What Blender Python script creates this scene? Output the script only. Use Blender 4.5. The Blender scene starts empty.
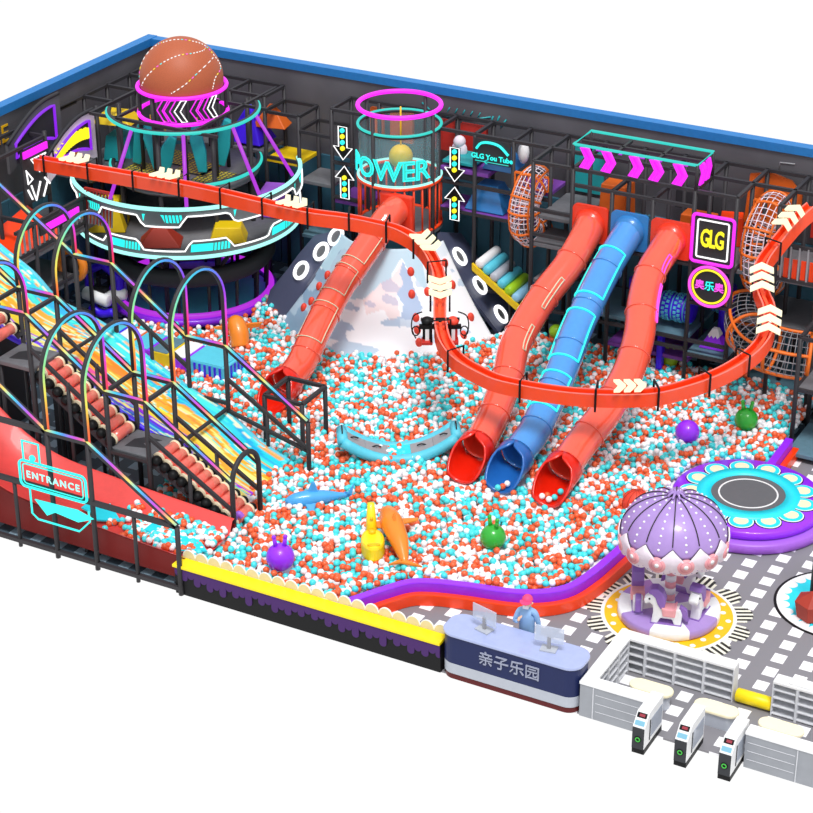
import bpy, math, random
import numpy as np
from mathutils import Vector, Matrix, noise
random.seed(7)
PI = math.pi
SC = bpy.context.scene
COL = SC.collection

# ------------------------------------------------------------------ colours and materials
def hx(h, a=1.0):
    h = h.lstrip('#'); o = []
    for i in (0, 2, 4):
        c = int(h[i:i+2], 16)/255
        o.append(c/12.92 if c <= .04045 else ((c+.055)/1.055)**2.4)
    return (*o, a)

def mat(name, col, rough=.5, metal=0., emit=0., coat=0., var=0., scale=6., spec=.5, alpha=1., trans=0.):
    m = bpy.data.materials.new(name); m.use_nodes = True
    nt = m.node_tree; b = nt.nodes['Principled BSDF']
    c = hx(col)
    b.inputs['Base Color'].default_value = c
    b.inputs['Roughness'].default_value = rough
    b.inputs['Metallic'].default_value = metal
    b.inputs['Coat Weight'].default_value = coat
    b.inputs['Specular IOR Level'].default_value = spec
    b.inputs['Alpha'].default_value = alpha
    b.inputs['Transmission Weight'].default_value = trans
    if emit > 0:
        b.inputs['Emission Color'].default_value = c
        b.inputs['Emission Strength'].default_value = emit
        b.inputs['Base Color'].default_value = (0.02, 0.02, 0.02, 1)
    else:
        tc = nt.nodes.new('ShaderNodeTexCoord'); nz = nt.nodes.new('ShaderNodeTexNoise')
        nz.inputs['Scale'].default_value = scale; nz.inputs['Detail'].default_value = 3
        rp = nt.nodes.new('ShaderNodeValToRGB')
        v = max(var, .03)
        rp.color_ramp.elements[0].position = .3; rp.color_ramp.elements[1].position = .7
        rp.color_ramp.elements[0].color = tuple(x*(1-v) for x in c[:3]) + (1,)
        rp.color_ramp.elements[1].color = tuple(min(1, x*(1+v)) for x in c[:3]) + (1,)
        nt.links.new(tc.outputs['Object'], nz.inputs['Vector'])
        nt.links.new(nz.outputs['Fac'], rp.inputs['Fac'])
        nt.links.new(rp.outputs['Color'], b.inputs['Base Color'])
    return m

def attr_mat(name, attr, rough=.5, emit=0., coat=0.):
    m = bpy.data.materials.new(name); m.use_nodes = True
    nt = m.node_tree; b = nt.nodes['Principled BSDF']
    a = nt.nodes.new('ShaderNodeAttribute'); a.attribute_name = attr
    b.inputs['Roughness'].default_value = rough; b.inputs['Coat Weight'].default_value = coat
    if emit > 0:
        b.inputs['Base Color'].default_value = (0.02, 0.02, 0.02, 1)
        nt.links.new(a.outputs['Color'], b.inputs['Emission Color'])
        b.inputs['Emission Strength'].default_value = emit
    else:
        nt.links.new(a.outputs['Color'], b.inputs['Base Color'])
    return m

M = {}
def dm(k, *a, **kw): M[k] = mat(k, *a, **kw)
dm('steel', '#353336', .5, spec=.3); dm('black', '#0d0d0f', .5, spec=.25); dm('charcoal', '#333337', .6, spec=.3); dm('band_grey', '#6b7476', .5)
dm('deck', '#6a6a6e', .6, var=.08); dm('deck_teal', '#5d7f8e', .6, var=.08); dm('deck_purple', '#7a3fa0', .6)
dm('blue_cap', '#1f78be', .5, var=.05); dm('blue_side', '#1b5590', .5)
dm('white', '#f2f2f2', .5); dm('shelf_white', '#d9dade', .5); dm('white_panel_shaded', '#9a9da3', .6, var=.05, scale=3)
dm('yellow', '#ffe000', .4); dm('gold', '#ffc311', .5); dm('foam_yellow', '#e8c40c', .5)
dm('purple', '#9a2cf6', .35, coat=.2); dm('violet', '#a35fd6', .4); dm('deep_purple', '#472465', .6, spec=.3); dm('indigo', '#4016e8', .35)
dm('orange_red', '#ff4200', .35, coat=.2); dm('rail_orange', '#ff4c1e', .3, coat=.3); dm('tube_red', '#ff5c42', .16, coat=1.0, var=.04, scale=2)
dm('mouth_red', '#e4200a', .3, coat=.3); dm('tube_blue', '#4796e2', .16, coat=1.0); dm('mouth_blue', '#2268b8', .3, coat=.3)
dm('panel_red', '#ee3a1c', .35, coat=.3); dm('panel_blue', '#2f7fc4', .35, coat=.3)
dm('ball_orange', '#ee6436', .35); dm('ball_cyan', '#4ce2e8', .35); dm('ball_white', '#fbf8fa', .35)
dm('cyan', '#26dcee', .4); dm('cyan_soft', '#59c8de', .5); dm('teal', '#1aa3a8', .5); dm('dark_teal', '#3a6c80', .6)
dm('cream', '#fbe6c2', .5); dm('cushion', '#fff3cf', .5); dm('shell', '#ded3b2', .5); dm('lime', '#9ccc20', .4); dm('green', '#2fae34', .3, coat=.3)
dm('pale_blue', '#8fc6e6', .5); dm('shark', '#4ba9ea', .35, coat=.3); dm('hop_orange', '#f58a24', .35, coat=.2); dm('net_orange', '#f0731c', .5)
dm('toy_yellow', '#ffe21a', .35, coat=.3); dm('ball_red', '#e8432c', .5)
dm('ramp_red', '#ea4c48', .45, coat=.1); dm('ramp_side', '#741411', .5, spec=.3)
dm('navy', '#1b2654', .4, spec=.3); dm('counter_top', '#a9b4dc', .2, coat=.3); dm('maroon', '#5e1518', .4, spec=.3); dm('silver', '#b4b9c3', .3)
dm('counter_text', '#9ba0b4', .5); dm('glass', '#cdd6e6', .1, alpha=.55); dm('acrylic', '#9fd0d8', .08, alpha=.22)
dm('lilac', '#a98acb', .4, coat=.2); dm('lilac_deep', '#8f69b8', .45); dm('pink', '#f2a7ac', .5); dm('rose', '#e58b98', .5); dm('mesh_grey', '#5f6064', .7)
dm('rubber', '#36383c', .6, spec=.3); dm('skin', '#f0c3a2', .5); dm('scrub_blue', '#8fb6e0', .6); dm('cap_pink', '#e8467e', .6)
dm('foam_red', '#a8321f', .6); dm('foam_orange', '#e0661a', .5); dm('slat_red', '#c4281e', .5); dm('slat_grey', '#9a9a9e', .5)
dm('net_white', '#f2e4ee', .6); dm('stripe_cream', '#f1efdc', .6); dm('stripe_black', '#23221c', .6)
dm('roller_red', '#ff7566', .25, coat=.6); dm('snow_grey', '#4c5068', .4)
dm('neon_cyan', '#22f0e6', emit=1.3); dm('neon_magenta', '#f016ee', emit=1.3); dm('neon_white', '#ffffff', emit=1.4)
dm('neon_pink', '#ff50e6', emit=1.2); dm('neon_yellow', '#fff016', emit=1.2); dm('neon_purple', '#8a1ee6', emit=1.1); dm('neon_cream', '#fff4cc', emit=1.25)
dm('neon_violet', '#c02ee8', emit=.9); dm('neon_soft_cyan', '#a8fff4', emit=1.2); dm('neon_teal', '#1fd8cc', emit=1.0)
dm('screen_red', '#c01a3c', emit=.8); dm('screen_blue', '#8fd8f6', emit=.9); dm('green_light', '#3fd040', emit=.9)
M['rainbow'] = attr_mat('rainbow_led', 'Col', emit=1.15)
M['painted'] = attr_mat('painted_graphic', 'Col', rough=.45)
M['painted_gloss'] = attr_mat('painted_gloss', 'Col', rough=.25, coat=.5)

# ------------------------------------------------------------------ mesh builder
class B:
    def __init__(s): s.v = []; s.f = []; s.mi = []; s.sm = []; s.mats = []; s.col = []; s.usecol = False
    def m(s, mt):
        mt = M[mt] if isinstance(mt, str) else mt
        if mt not in s.mats: s.mats.append(mt)
        return s.mats.index(mt)
    def add(s, vs, fs, mt, smooth=False, cols=None):
        k = len(s.v); i = s.m(mt)
        s.v += [tuple(v) for v in vs]
        s.col += [tuple(c) for c in cols] if cols is not None else [(1, 1, 1, 1)]*len(vs)
        if cols is not None: s.usecol = True
        for f in fs: s.f.append([a+k for a in f]); s.mi.append(i); s.sm.append(smooth)
        return s
    def box(s, c, d, mt, rz=0, R=None):
        x, y, z = d[0]/2, d[1]/2, d[2]/2
        vs = [Vector((a*x, b*y, e*z)) for a in (-1, 1) for b in (-1, 1) for e in (-1, 1)]
        R = R or Matrix.Rotation(rz, 3, 'Z')
        vs = [R @ v + Vector(c) for v in vs]
        return s.add(vs, [(0,1,3,2),(4,6,7,5),(0,4,5,1),(2,3,7,6),(0,2,6,4),(1,5,7,3)], mt)
    def bb(s, x0, x1, y0, y1, z0, z1, mt): return s.box(((x0+x1)/2, (y0+y1)/2, (z0+z1)/2), (x1-x0, y1-y0, z1-z0), mt)
    def bar(s, p, q, w, mt, h=None, roll=0):
        p = Vector(p); q = Vector(q); d = (q-p); L = d.length
        if L < 1e-6: return s
        x = d/L; up = Vector((0, 0, 1)) if abs(x.z) < .95 else Vector((0, 1, 0))
        y = up.cross(x).normalized(); z = x.cross(y)
        R = Matrix((x, y, z)).transposed()
        return s.box((p+q)/2, (L, w, h or w), mt, R=R)
    def tube(s, pts, r, mt, seg=10, closed=False, colf=None, caps=True, smooth=True, r2=None):
        pts = [Vector(p) for p in pts]; n = len(pts)
        rs = r if isinstance(r, (list, tuple)) else [r]*n
        vs = []; cols = [] if colf else None
        prev = None
        for i, p in enumerate(pts):
            if closed: t = (pts[(i+1) % n]-pts[i-1])
            else: t = pts[min(i+1, n-1)]-pts[max(i-1, 0)]
            t.normalize()
            if prev is None:
                up = Vector((0, 0, 1)) if abs(t.z) < .9 else Vector((1, 0, 0))
                a = up.cross(t).normalized()
            else:
                a = prev - t*prev.dot(t)
                a.normalize()
            prev = a; b = t.cross(a)
            for k in range(seg):
                th = 2*PI*k/seg
                vs.append(p + a*math.cos(th)*rs[i] + b*math.sin(th)*(rs[i] if r2 is None else r2))
                if colf: cols.append(colf(i/(n-1 if not closed else n), p))
        fs = []
        for i in range(n if closed else n-1):
            j = (i+1) % n
            for k in range(seg):
                l = (k+1) % seg
                fs.append((i*seg+k, i*seg+l, j*seg+l, j*seg+k))
        if caps and not closed:
            fs.append(tuple(range(seg))[::-1]); fs.append(tuple((n-1)*seg+k for k in range(seg)))
        return s.add(vs, fs, mt, smooth, cols)
    def cyl(s, p, q, r, mt, seg=12, r1=None): return s.tube([p, q], [r, r if r1 is None else r1], mt, seg, smooth=True)
    def lathe(s, prof, mt, c=(0, 0, 0), seg=32, a0=0, a1=2*PI, smooth=True, matf=None):
        full = abs(a1-a0-2*PI) < 1e-6; n = seg if full else seg+1; vs = []
        for k in range(n):
            a = a0+(a1-a0)*k/seg
            for r, z in prof: vs.append((c[0]+r*math.cos(a), c[1]+r*math.sin(a), c[2]+z))
        P = len(prof)
        if matf is None:
            fs = []
            for k in range(seg):
                l = (k+1) % n
                for i in range(P-1): fs.append((k*P+i, l*P+i, l*P+i+1, k*P+i+1))
            return s.add(vs, fs, mt, smooth)
        base = len(s.v); s.v += vs; s.col += [(1, 1, 1, 1)]*len(vs)
        for k in range(seg):
            l = (k+1) % n
            for i in range(P-1):
                s.f.append([base+k*P+i, base+l*P+i, base+l*P+i+1, base+k*P+i+1]); s.mi.append(s.m(matf(k, i))); s.sm.append(smooth)
        return s
    def disc(s, c, r, mt, seg=32, h=0, ry=None):
        ry = ry or r
        vs = [(c[0]+r*math.cos(2*PI*k/seg), c[1]+ry*math.sin(2*PI*k/seg), c[2]+h) for k in range(seg)]
        if h == 0: return s.add(vs, [tuple(range(seg))], mt)
        lo = [(v[0], v[1], c[2]) for v in vs]
        fs = [tuple(range(seg)), tuple(range(2*seg-1, seg-1, -1))]+[(seg+k, seg+(k+1) % seg, (k+1) % seg, k) for k in range(seg)]
        return s.add(vs+lo, fs, mt)
    def prism(s, poly, fn, mt, t):
        """poly: 2-D outline; fn(u,v,w)->3-D; t: (w0,w1)"""
        n = len(poly)
        vs = [fn(u, v, t[0]) for u, v in poly]+[fn(u, v, t[1]) for u, v in poly]
        fs = [tuple(range(n))[::-1], tuple(range(n, 2*n))]+[(k, (k+1) % n, n+(k+1) % n, n+k) for k in range(n)]
        return s.add(vs, fs, mt)
    def sphere(s, c, r, mt, seg=20, rings=12, sc=(1, 1, 1), R=None, z0=-1.0):
        vs = []; R = R or Matrix.Identity(3); a0 = math.asin(z0)
        for i in range(rings+1):
            ph = a0+(PI/2-a0)*i/rings
            for k in range(seg):
                th = 2*PI*k/seg
                vs.append(Vector(c)+R @ Vector((r*sc[0]*math.cos(ph)*math.cos(th), r*sc[1]*math.cos(ph)*math.sin(th), r*sc[2]*math.sin(ph))))
        fs = [(i*seg+k, i*seg+(k+1) % seg, (i+1)*seg+(k+1) % seg, (i+1)*seg+k) for i in range(rings) for k in range(seg)]
        return s.add(vs, fs, mt, True)
    def build(s, name, parent=None, bevel=0, mods=()):
        me = bpy.data.meshes.new(name)
        org = Vector((0, 0, 0))
        if parent is None and s.v:
            a = np.array([tuple(v) for v in s.v]); lo = a.min(0); hi = a.max(0)
            org = Vector(((lo[0]+hi[0])/2, (lo[1]+hi[1])/2, lo[2]))
        off = org if parent is None else Vector(parent['_o'])
        vs = [tuple(Vector(v)-off) for v in s.v]
        me.from_pydata(vs, [], s.f); me.validate(verbose=False)
        if len(me.polygons) == len(s.f):
            for m_ in s.mats: me.materials.append(m_)
            me.polygons.foreach_set('material_index', s.mi); me.polygons.foreach_set('use_smooth', s.sm)
        else:
            for m_ in s.mats: me.materials.append(m_)
        if s.usecol:
            ca = me.color_attributes.new('Col', 'FLOAT_COLOR', 'POINT')
            ca.data.foreach_set('color', np.array(s.col, dtype=np.float32).ravel())
        me.update()
        o = bpy.data.objects.new(name, me); COL.objects.link(o)
        if parent is None: o.location = org; o['_o'] = tuple(org)
        else: o.parent = parent; o['_o'] = parent['_o']
        if bevel:
            b = o.modifiers.new('bevel', 'BEVEL'); b.width = bevel; b.segments = 2; b.limit_method = 'ANGLE'; b.angle_limit = math.radians(40)
        return o

def tag(o, label=None, cat=None, group=None, kind=None):
    if label: o['label'] = label
    if cat: o['category'] = cat
    if group: o['group'] = group
    if kind: o['kind'] = kind
    return o
def thing(name, label, cat, loc, group=None):
    o = bpy.data.objects.new(name, None); COL.objects.link(o); o.location = loc; o['_o'] = tuple(loc); o.empty_display_size = .2
    return tag(o, label, cat, group)
def struct(name, b, bevel=0): return tag(b.build(name, None, bevel), kind='structure')

def cr(pts, n=8, closed=False):
    """Catmull-Rom through pts"""
    P = [Vector(p) for p in pts]; out = []; N = len(P)
    rng = range(N) if closed else range(N-1)
    for i in rng:
        if closed: a, b, c, d = P[i-1], P[i], P[(i+1) % N], P[(i+2) % N]
        else: a, b, c, d = P[max(i-1, 0)], P[i], P[i+1], P[min(i+2, N-1)]
        for k in range(n):
            t = k/n
            out.append(.5*((2*b)+(-a+c)*t+(2*a-5*b+4*c-d)*t*t+(-a+3*b-3*c+d)*t**3))
    if not closed: out.append(P[-1])
    return out
def ring_pts(c, r, n=48, a0=0, a1=2*PI, closed=True):
    return [(c[0]+r*math.cos(a0+(a1-a0)*k/n), c[1]+r*math.sin(a0+(a1-a0)*k/n), c[2]) for k in range(n if closed else n+1)]
STOPS = [hx(c) for c in ('#f0322c', '#f07a28', '#f2e04a', '#8fe08a', '#30d4e0', '#3a86e8', '#8a3ae6', '#e034d8', '#ea2a6a', '#f0322c')]
def hsv(h):
    h = (h % 1)*(len(STOPS)-1); i = int(h); f = h-i
    return tuple(STOPS[i][j]*(1-f)+STOPS[i+1][j]*f for j in range(4))
STRIP = [hx(c) for c in ('#f2e04a', '#30d4e0', '#4a8ce8', '#c034e0', '#e85a8a', '#f2e04a')]
def strip(h):
    h = (h % 1)*(len(STRIP)-1); i = int(h); f = h-i
    return tuple(STRIP[i][j]*(1-f)+STRIP[i+1][j]*f for j in range(4))

def text_mesh(body, size, ext=.015, outline=0., bold=0., align='CENTER', spacing=1.0):
    c = bpy.data.curves.new('t', 'FONT'); c.body = body; c.size = size; c.align_x = align; c.align_y = 'CENTER'; c.space_character = spacing
    c.resolution_u = 3
    if outline: c.fill_mode = 'NONE'; c.bevel_depth = outline; c.bevel_resolution = 1; c.extrude = 0
    else: c.extrude = ext; c.offset = bold
    o = bpy.data.objects.new('t', c); COL.objects.link(o)
    bpy.context.view_layer.update()
    me = bpy.data.meshes.new_from_object(o.evaluated_get(bpy.context.evaluated_depsgraph_get()))
    vs = [v.co.copy() for v in me.vertices]; fs = [tuple(p.vertices) for p in me.polygons]
    bpy.data.objects.remove(o); bpy.data.curves.remove(c); bpy.data.meshes.remove(me)
    return vs, fs
def text_on(b, body, size, mt, fn, **kw):
    vs, fs = text_mesh(body, size, **kw)
    b.add([fn(v) for v in vs], fs, mt)
def face_y(x, y, z): return lambda v: (x+v.x, y-v.z, z+v.y)          # upright, seen from -y

# ------------------------------------------------------------------ camera, world, light, view
cam = bpy.data.cameras.new('camera'); co = bpy.data.objects.new('camera', cam); COL.objects.link(co); SC.camera = co
ya, pa, ra = math.radians(28.4744), math.radians(27.2236), math.radians(-.2412)
d = Vector((-math.sin(ya)*math.cos(pa), math.cos(ya)*math.cos(pa), -math.sin(pa)))
rt = Vector((math.cos(ya), math.sin(ya), 0)); up = rt.cross(d)
r2 = math.cos(ra)*rt+math.sin(ra)*up; u2 = -math.sin(ra)*rt+math.cos(ra)*up
co.matrix_world = Matrix.Translation((28.82, -39.53, 30.78)) @ Matrix((r2, u2, -d)).transposed().to_4x4()
cam.sensor_width = 36; cam.sensor_fit = 'HORIZONTAL'; cam.lens = 36*2044.37/813; cam.clip_end = 500; cam.clip_start = 1

w = bpy.data.worlds.new('World'); SC.world = w; w.use_nodes = True
nt = w.node_tree; bg = nt.nodes['Background']
tc = nt.nodes.new('ShaderNodeTexCoord'); sp = nt.nodes.new('ShaderNodeSeparateXYZ'); rp = nt.nodes.new('ShaderNodeValToRGB')
nt.links.new(tc.outputs['Generated'], sp.inputs[0]); nt.links.new(sp.outputs['Z'], rp.inputs['Fac']); nt.links.new(rp.outputs['Color'], bg.inputs['Color'])
rp.color_ramp.elements[0].position = 0.0; rp.color_ramp.elements[0].color = (1, 1, 1, 1)
rp.color_ramp.elements[1].position = 0.12; rp.color_ramp.elements[1].color = (.72, .73, .76, 1)
bg.inputs['Strength'].default_value = 1.02
def sun(name, e, rot, ang):
    l = bpy.data.lights.new(name, 'SUN'); l.energy = e; l.angle = math.radians(ang)
    o = bpy.data.objects.new(name, l); COL.objects.link(o); o.rotation_euler = [math.radians(a) for a in rot]; o.location = (5, 5, 25)
sun('sun', 2.5, (20, 14, 0), 16)
vs_ = SC.view_settings; vs_.view_transform = 'Standard'; vs_.look = 'None'; vs_.exposure = 0; vs_.gamma = 1; vs_.use_curve_mapping = False
try: SC.display_settings.display_device = 'sRGB'
except Exception: pass

# ------------------------------------------------------------------ the room
XL, YB, H = -15.14, 21.5, 8.0
XR = 19.5
TW = (-10.66, 16.95)            # axis of the round tower
def floor_mat(name, base, tile, px, py, x0, y0, sx, sy):
    m = bpy.data.materials.new(name); m.use_nodes = True; nt = m.node_tree; b = nt.nodes['Principled BSDF']
    g = nt.nodes.new('ShaderNodeNewGeometry'); s = nt.nodes.new('ShaderNodeSeparateXYZ'); nt.links.new(g.outputs['Position'], s.inputs[0])
    def ma(op, a, bb=None):
        n = nt.nodes.new('ShaderNodeMath'); n.operation = op
        for i, q in enumerate((a, bb)):
            if q is None: continue
            if isinstance(q, (int, float)): n.inputs[i].default_value = q
            else: nt.links.new(q, n.inputs[i])
        return n.outputs[0]
    def axis(o, p, c, sz):
        t = ma('DIVIDE', ma('SUBTRACT', o, c), p); t = ma('SUBTRACT', t, ma('ROUND', t)); t = ma('MULTIPLY', ma('ABSOLUTE', t), p)
        return ma('LESS_THAN', t, sz/2)
    f = ma('MULTIPLY', axis(s.outputs['X'], px, x0, sx), axis(s.outputs['Y'], py, y0, sy))
    mx = nt.nodes.new('ShaderNodeMix'); mx.data_type = 'RGBA'
    mx.inputs['A'].default_value = hx(base); mx.inputs['B'].default_value = hx(tile)
    nt.links.new(f, mx.inputs['Factor']); nt.links.new(mx.outputs['Result'], b.inputs['Base Color'])
    b.inputs['Roughness'].default_value = .55
    return m
M['floor_grey'] = floor_mat('floor_grey_tiles', '#868489', '#fbfafc', .785, .70, 14.39, .64, .35, .42)
M['floor_grey_shaded'] = floor_mat('floor_grey_shaded_tiles', '#4c5c68', '#9db6c6', .785, .70, 14.39, .64, .35, .42)  # same tiled floor, bluish shade of the play area put into its colours
struct('floor', B().bb(5.3, XR, .14, 16.0, -.06, 0, 'floor_grey'))
struct('floor', B().bb(XL, 5.3, .2, YB, -.06, -.002, 'floor_grey_shaded').bb(5.3, XR, 16.0, YB, -.06, -.002, 'floor_grey_shaded'))
M['wall_grey'] = mat('wall_grey', '#5c5b60', .7, var=.18, scale=.5)
b = B().bb(XL, XR, YB, YB+.3, 0, 7.72, 'wall_grey'); struct('wall_back', b)
b = B().bb(XL-.3, XL, 4.5, YB+.3, 0, 7.72, 'wall_grey'); struct('wall_left', b)
struct('trim_1', B().bb(XL, XR, YB-.06, YB+.34, 7.72, 8.0, 'blue_cap'))
struct('trim_2', B().bb(XL-.34, XL+.06, 4.5, YB+.34, 7.72, 8.02, 'blue_cap'))
# teal wainscot of padded panels along both walls
b = B()
x = XL
while x < XR-.1: b.bb(x+.02, x+.9, YB-.1, YB, 0, 4.7, 'dark_teal'); x += .92
struct('trim_3', b, .02)
b = B(); y = 5.0
while y < YB-.2: b.bb(XL, XL+.1, y+.02, y+.9, 0, 4.7, 'dark_teal'); y += .92
struct('trim_4', b, .02)
# faint mural lines on the back wall
b = B()
def wl(*pts, r=.03, m_='teal'):
    b.tube([(p[0], YB-.01, p[1]) for p in pts], r, m_, 6)
wl((-3.6, 7.3), (-3.2, 7.02), (-2.6, 6.95), (-1.6, 7.0), (-.9, 7.2)); wl((-.9, 6.95), (-.8, 7.25)); wl((-.7, 6.95), (-.55, 7.3)); wl((-.5, 6.9), (-.3, 7.2))
for q in range(6): wl((-2.9+q*.3, 7.1), (-2.8+q*.3, 7.3), r=.02)
wl((9.6, 7.1), (9.6, 7.35), (10.1, 7.38), r=.025, m_='slat_grey'); wl((10.8, 7.35), (11.2, 7.3), (11.2, 7.05), r=.025, m_='slat_grey')
struct('trim_5', b)
b = B(); text_on(b, 'OME', .9, 'gold', lambda v: (XL+.02+v.z, 11.9+v.x, 7.0+v.y), ext=.01); struct('trim_6', b)

# ------------------------------------------------------------------ steel play frames
PW = .13
def frame(name, label, posts, bars, decks, cat='play structure', extra=None):
    cx = sum(p[0] for p in posts)/len(posts); cy = sum(p[1] for p in posts)/len(posts)
    t = thing(name, label, cat, (cx, cy, 0))
    for (x, y, z0, z1) in posts: B().cyl((x, y, z0), (x, y, z1), PW/2+.012, 'steel', 8).build('post', t)
    for (p, q) in bars: B().bar(p, q, PW*.85, 'steel').build('rail', t)
    for (x0, x1, y0, y1, z, m_) in decks:
        o = B().bb(x0, x1, y0, y1, z-.14, z, m_).build('deck', t, .02)
        if m_ != 'deck': o['label'] = {'deck_purple': 'purple padded deck', 'foam_yellow': 'yellow padded deck', 'deck_teal': 'teal grey padded deck'}.get(m_, 'coloured deck')
    return t
def grid(xs, ys, z, skip=()):
    o = []
    for y in ys: o.append(((xs[0], y, z), (xs[-1], y, z)))
    for x in xs: o.append(((x, ys[0], z), (x, ys[-1], z)))
    return o
xs = [2.35, 3.78, 5.18, 6.6, 8.0, 9.4, 10.8]; ys = [18.08, 19.5, 20.9]
posts = []
for x in xs:
    for y in ys:
        posts.append((x, y, 0, 6.7 if (y == ys[0] and x in (5.18, 6.6)) else 7.25))
bars = [((2.35, 20.9, 7.25), (10.8, 20.9, 7.25)), ((2.35, 19.5, 7.25), (10.8, 19.5, 7.25)), ((2.35, 18.08, 7.25), (9.4, 18.08, 7.25)), ((3.78, 18.08, 6.7), (8.0, 18.08, 6.7))]
for x in (2.35, 3.78, 8.0, 9.4, 10.8): bars.append(((x, 18.08, 7.25), (x, 20.9, 7.25)))
for x in (5.18, 6.6): bars += [((x, 18.08, 6.7), (x, 19.5, 6.7)), ((x, 19.5, 7.25), (x, 20.9, 7.25))]
for z in (4.72, 2.05): bars += [((2.35, 18.08, z), (9.4, 18.08, z)), ((2.35, 20.9, z), (10.8, 20.9, z))]
bars += [((8.0, 18.08, 3.42), (9.4, 18.08, 3.42)), ((9.4, 18.08, 3.42), (9.4, 20.9, 3.42)), ((9.4, 18.08, 1.55), (9.4, 20.9, 1.55)), ((8.0, 18.08, 1.55), (9.4, 18.08, 1.55)),
         ((6.6, 18.08, 1.7), (8.0, 18.08, 1.7)), ((9.4, 18.08, 4.72), (9.4, 20.9, 4.72)), ((2.35, 18.08, 5.6), (3.78, 18.08, 5.6))]
decks = [(3.78, 9.4, 18.1, 20.9, 4.8, 'deck'), (2.35, 3.78, 18.6, 20.9, 5.2, 'deck'), (2.35, 3.78, 18.1, 19.6, 4.4, 'deck'), (2.35, 3.6, 18.3, 20.9, 3.0, 'deck'),
         (3.78, 6.6, 18.6, 20.9, 2.1, 'deck_teal'), (6.6, 8.0, 18.1, 20.9, 2.1, 'deck_teal'), (8.05, 9.4, 18.1, 20.9, 1.65, 'deck_teal'), (9.4, 10.8, 18.4, 20.9, 4.7, 'deck'),
         (5.1, 8.0, 18.4, 20.9, 1.2, 'deck_purple')]
fr = frame('play_frame', 'tall dark steel play frame behind the three tube slides, topped by the cyan neon box', posts, bars, decks)
# middle frame behind the mountain
xs2 = [-1.9, -.5, .95]; posts = [(x, y, 0, 7.25) for x in xs2 for y in (19.5, 20.9)]
bars = grid([-1.9, 2.3], [19.5, 20.9], 7.25)[:2]+[((x, 19.5, 7.25), (x, 20.9, 7.25)) for x in xs2]+[((-1.9, 19.5, z), (2.3, 19.5, z)) for z in (5.38, 4.35, 1.6)]+[((x, 19.5, 4.35), (x, 20.9, 4.35)) for x in xs2]
decks = [(-1.85, .0, 19.5, 20.9, 5.9, 'deck_purple'), (-1.85, -.5, 19.5, 20.9, 4.42, 'deck_purple'), (-.5, 1.9, 19.5, 20.9, 4.42, 'deck_purple'), (.95, 2.3, 19.6, 20.9, 5.6, 'deck_purple')]
t = frame('play_frame', 'dark steel play frame with purple decks, right of the glowing round cage tower', posts, bars, decks)
o = B().bb(-1.8, -.6, 19.6, 20.8, 6.02, 6.1, 'teal').build('mat', t); o['label'] = 'teal mat'
# stepped frame between the two towers
posts = [(-10.4, 20.9, 0, 7.25), (-8.95, 20.9, 0, 7.25), (-8.95, 19.55, 0, 7.25), (-7.55, 20.9, 0, 6.72), (-7.55, 19.55, 0, 6.72), (-6.15, 19.5, 0, 7.25), (-6.15, 20.9, 0, 7.25), (-5.0, 20.9, 0, 7.25), (-10.4, 19.55, 0, 7.25)]
bars = [((-10.4, 20.9, 7.25), (-8.95, 20.9, 7.25)), ((-10.4, 19.55, 7.25), (-8.95, 19.55, 7.25)), ((-8.95, 19.55, 7.25), (-8.95, 20.9, 7.25)), ((-10.4, 19.55, 7.25), (-10.4, 20.9, 7.25)),
        ((-8.95, 20.9, 6.72), (-7.55, 20.9, 6.72)), ((-8.95, 19.55, 6.72), (-7.55, 19.55, 6.72)), ((-7.55, 19.55, 6.72), (-7.55, 20.9, 6.72)), ((-8.95, 19.55, 6.72), (-8.95, 20.9, 6.72)),
        ((-7.55, 20.9, 6.2), (-6.15, 20.9, 6.2)), ((-7.55, 19.55, 6.2), (-6.15, 19.5, 6.2)), ((-7.55, 19.55, 6.2), (-7.55, 20.9, 6.2)),
        ((-6.15, 19.5, 7.25), (-6.15, 20.9, 7.25)), ((-6.15, 20.9, 7.25), (-1.9, 20.9, 7.25)), ((-6.15, 19.5, 7.25), (-4.7, 19.5, 7.25)),
        ((-6.15, 19.5, 5.3), (-4.7, 19.5, 5.3)), ((-6.15, 19.5, 4.0), (-4.7, 19.5, 4.0)), ((-8.95, 19.55, 5.0), (-7.55, 19.55, 5.0)), ((-8.95, 19.55, 2.9), (-6.15, 19.5, 2.9)), ((-6.15, 19.5, 1.2), (-4.7, 19.5, 1.2))]
decks = [(-8.95, -7.6, 19.5, 20.9, 4.98, 'foam_yellow'), (-7.5, -6.2, 19.5, 20.9, 4.4, 'deck'), (-10.4, -9.0, 19.5, 20.9, 5.2, 'deck'), (-6.1, -4.8, 19.5, 20.9, 3.9, 'deck_purple'), (-7.6, -6.2, 19.5, 20.9, 2.3, 'deck_teal')]
frame('play_frame', 'stepped dark steel frame with yellow deck between the ball-topped tower and the cage tower', posts, bars, decks)
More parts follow.
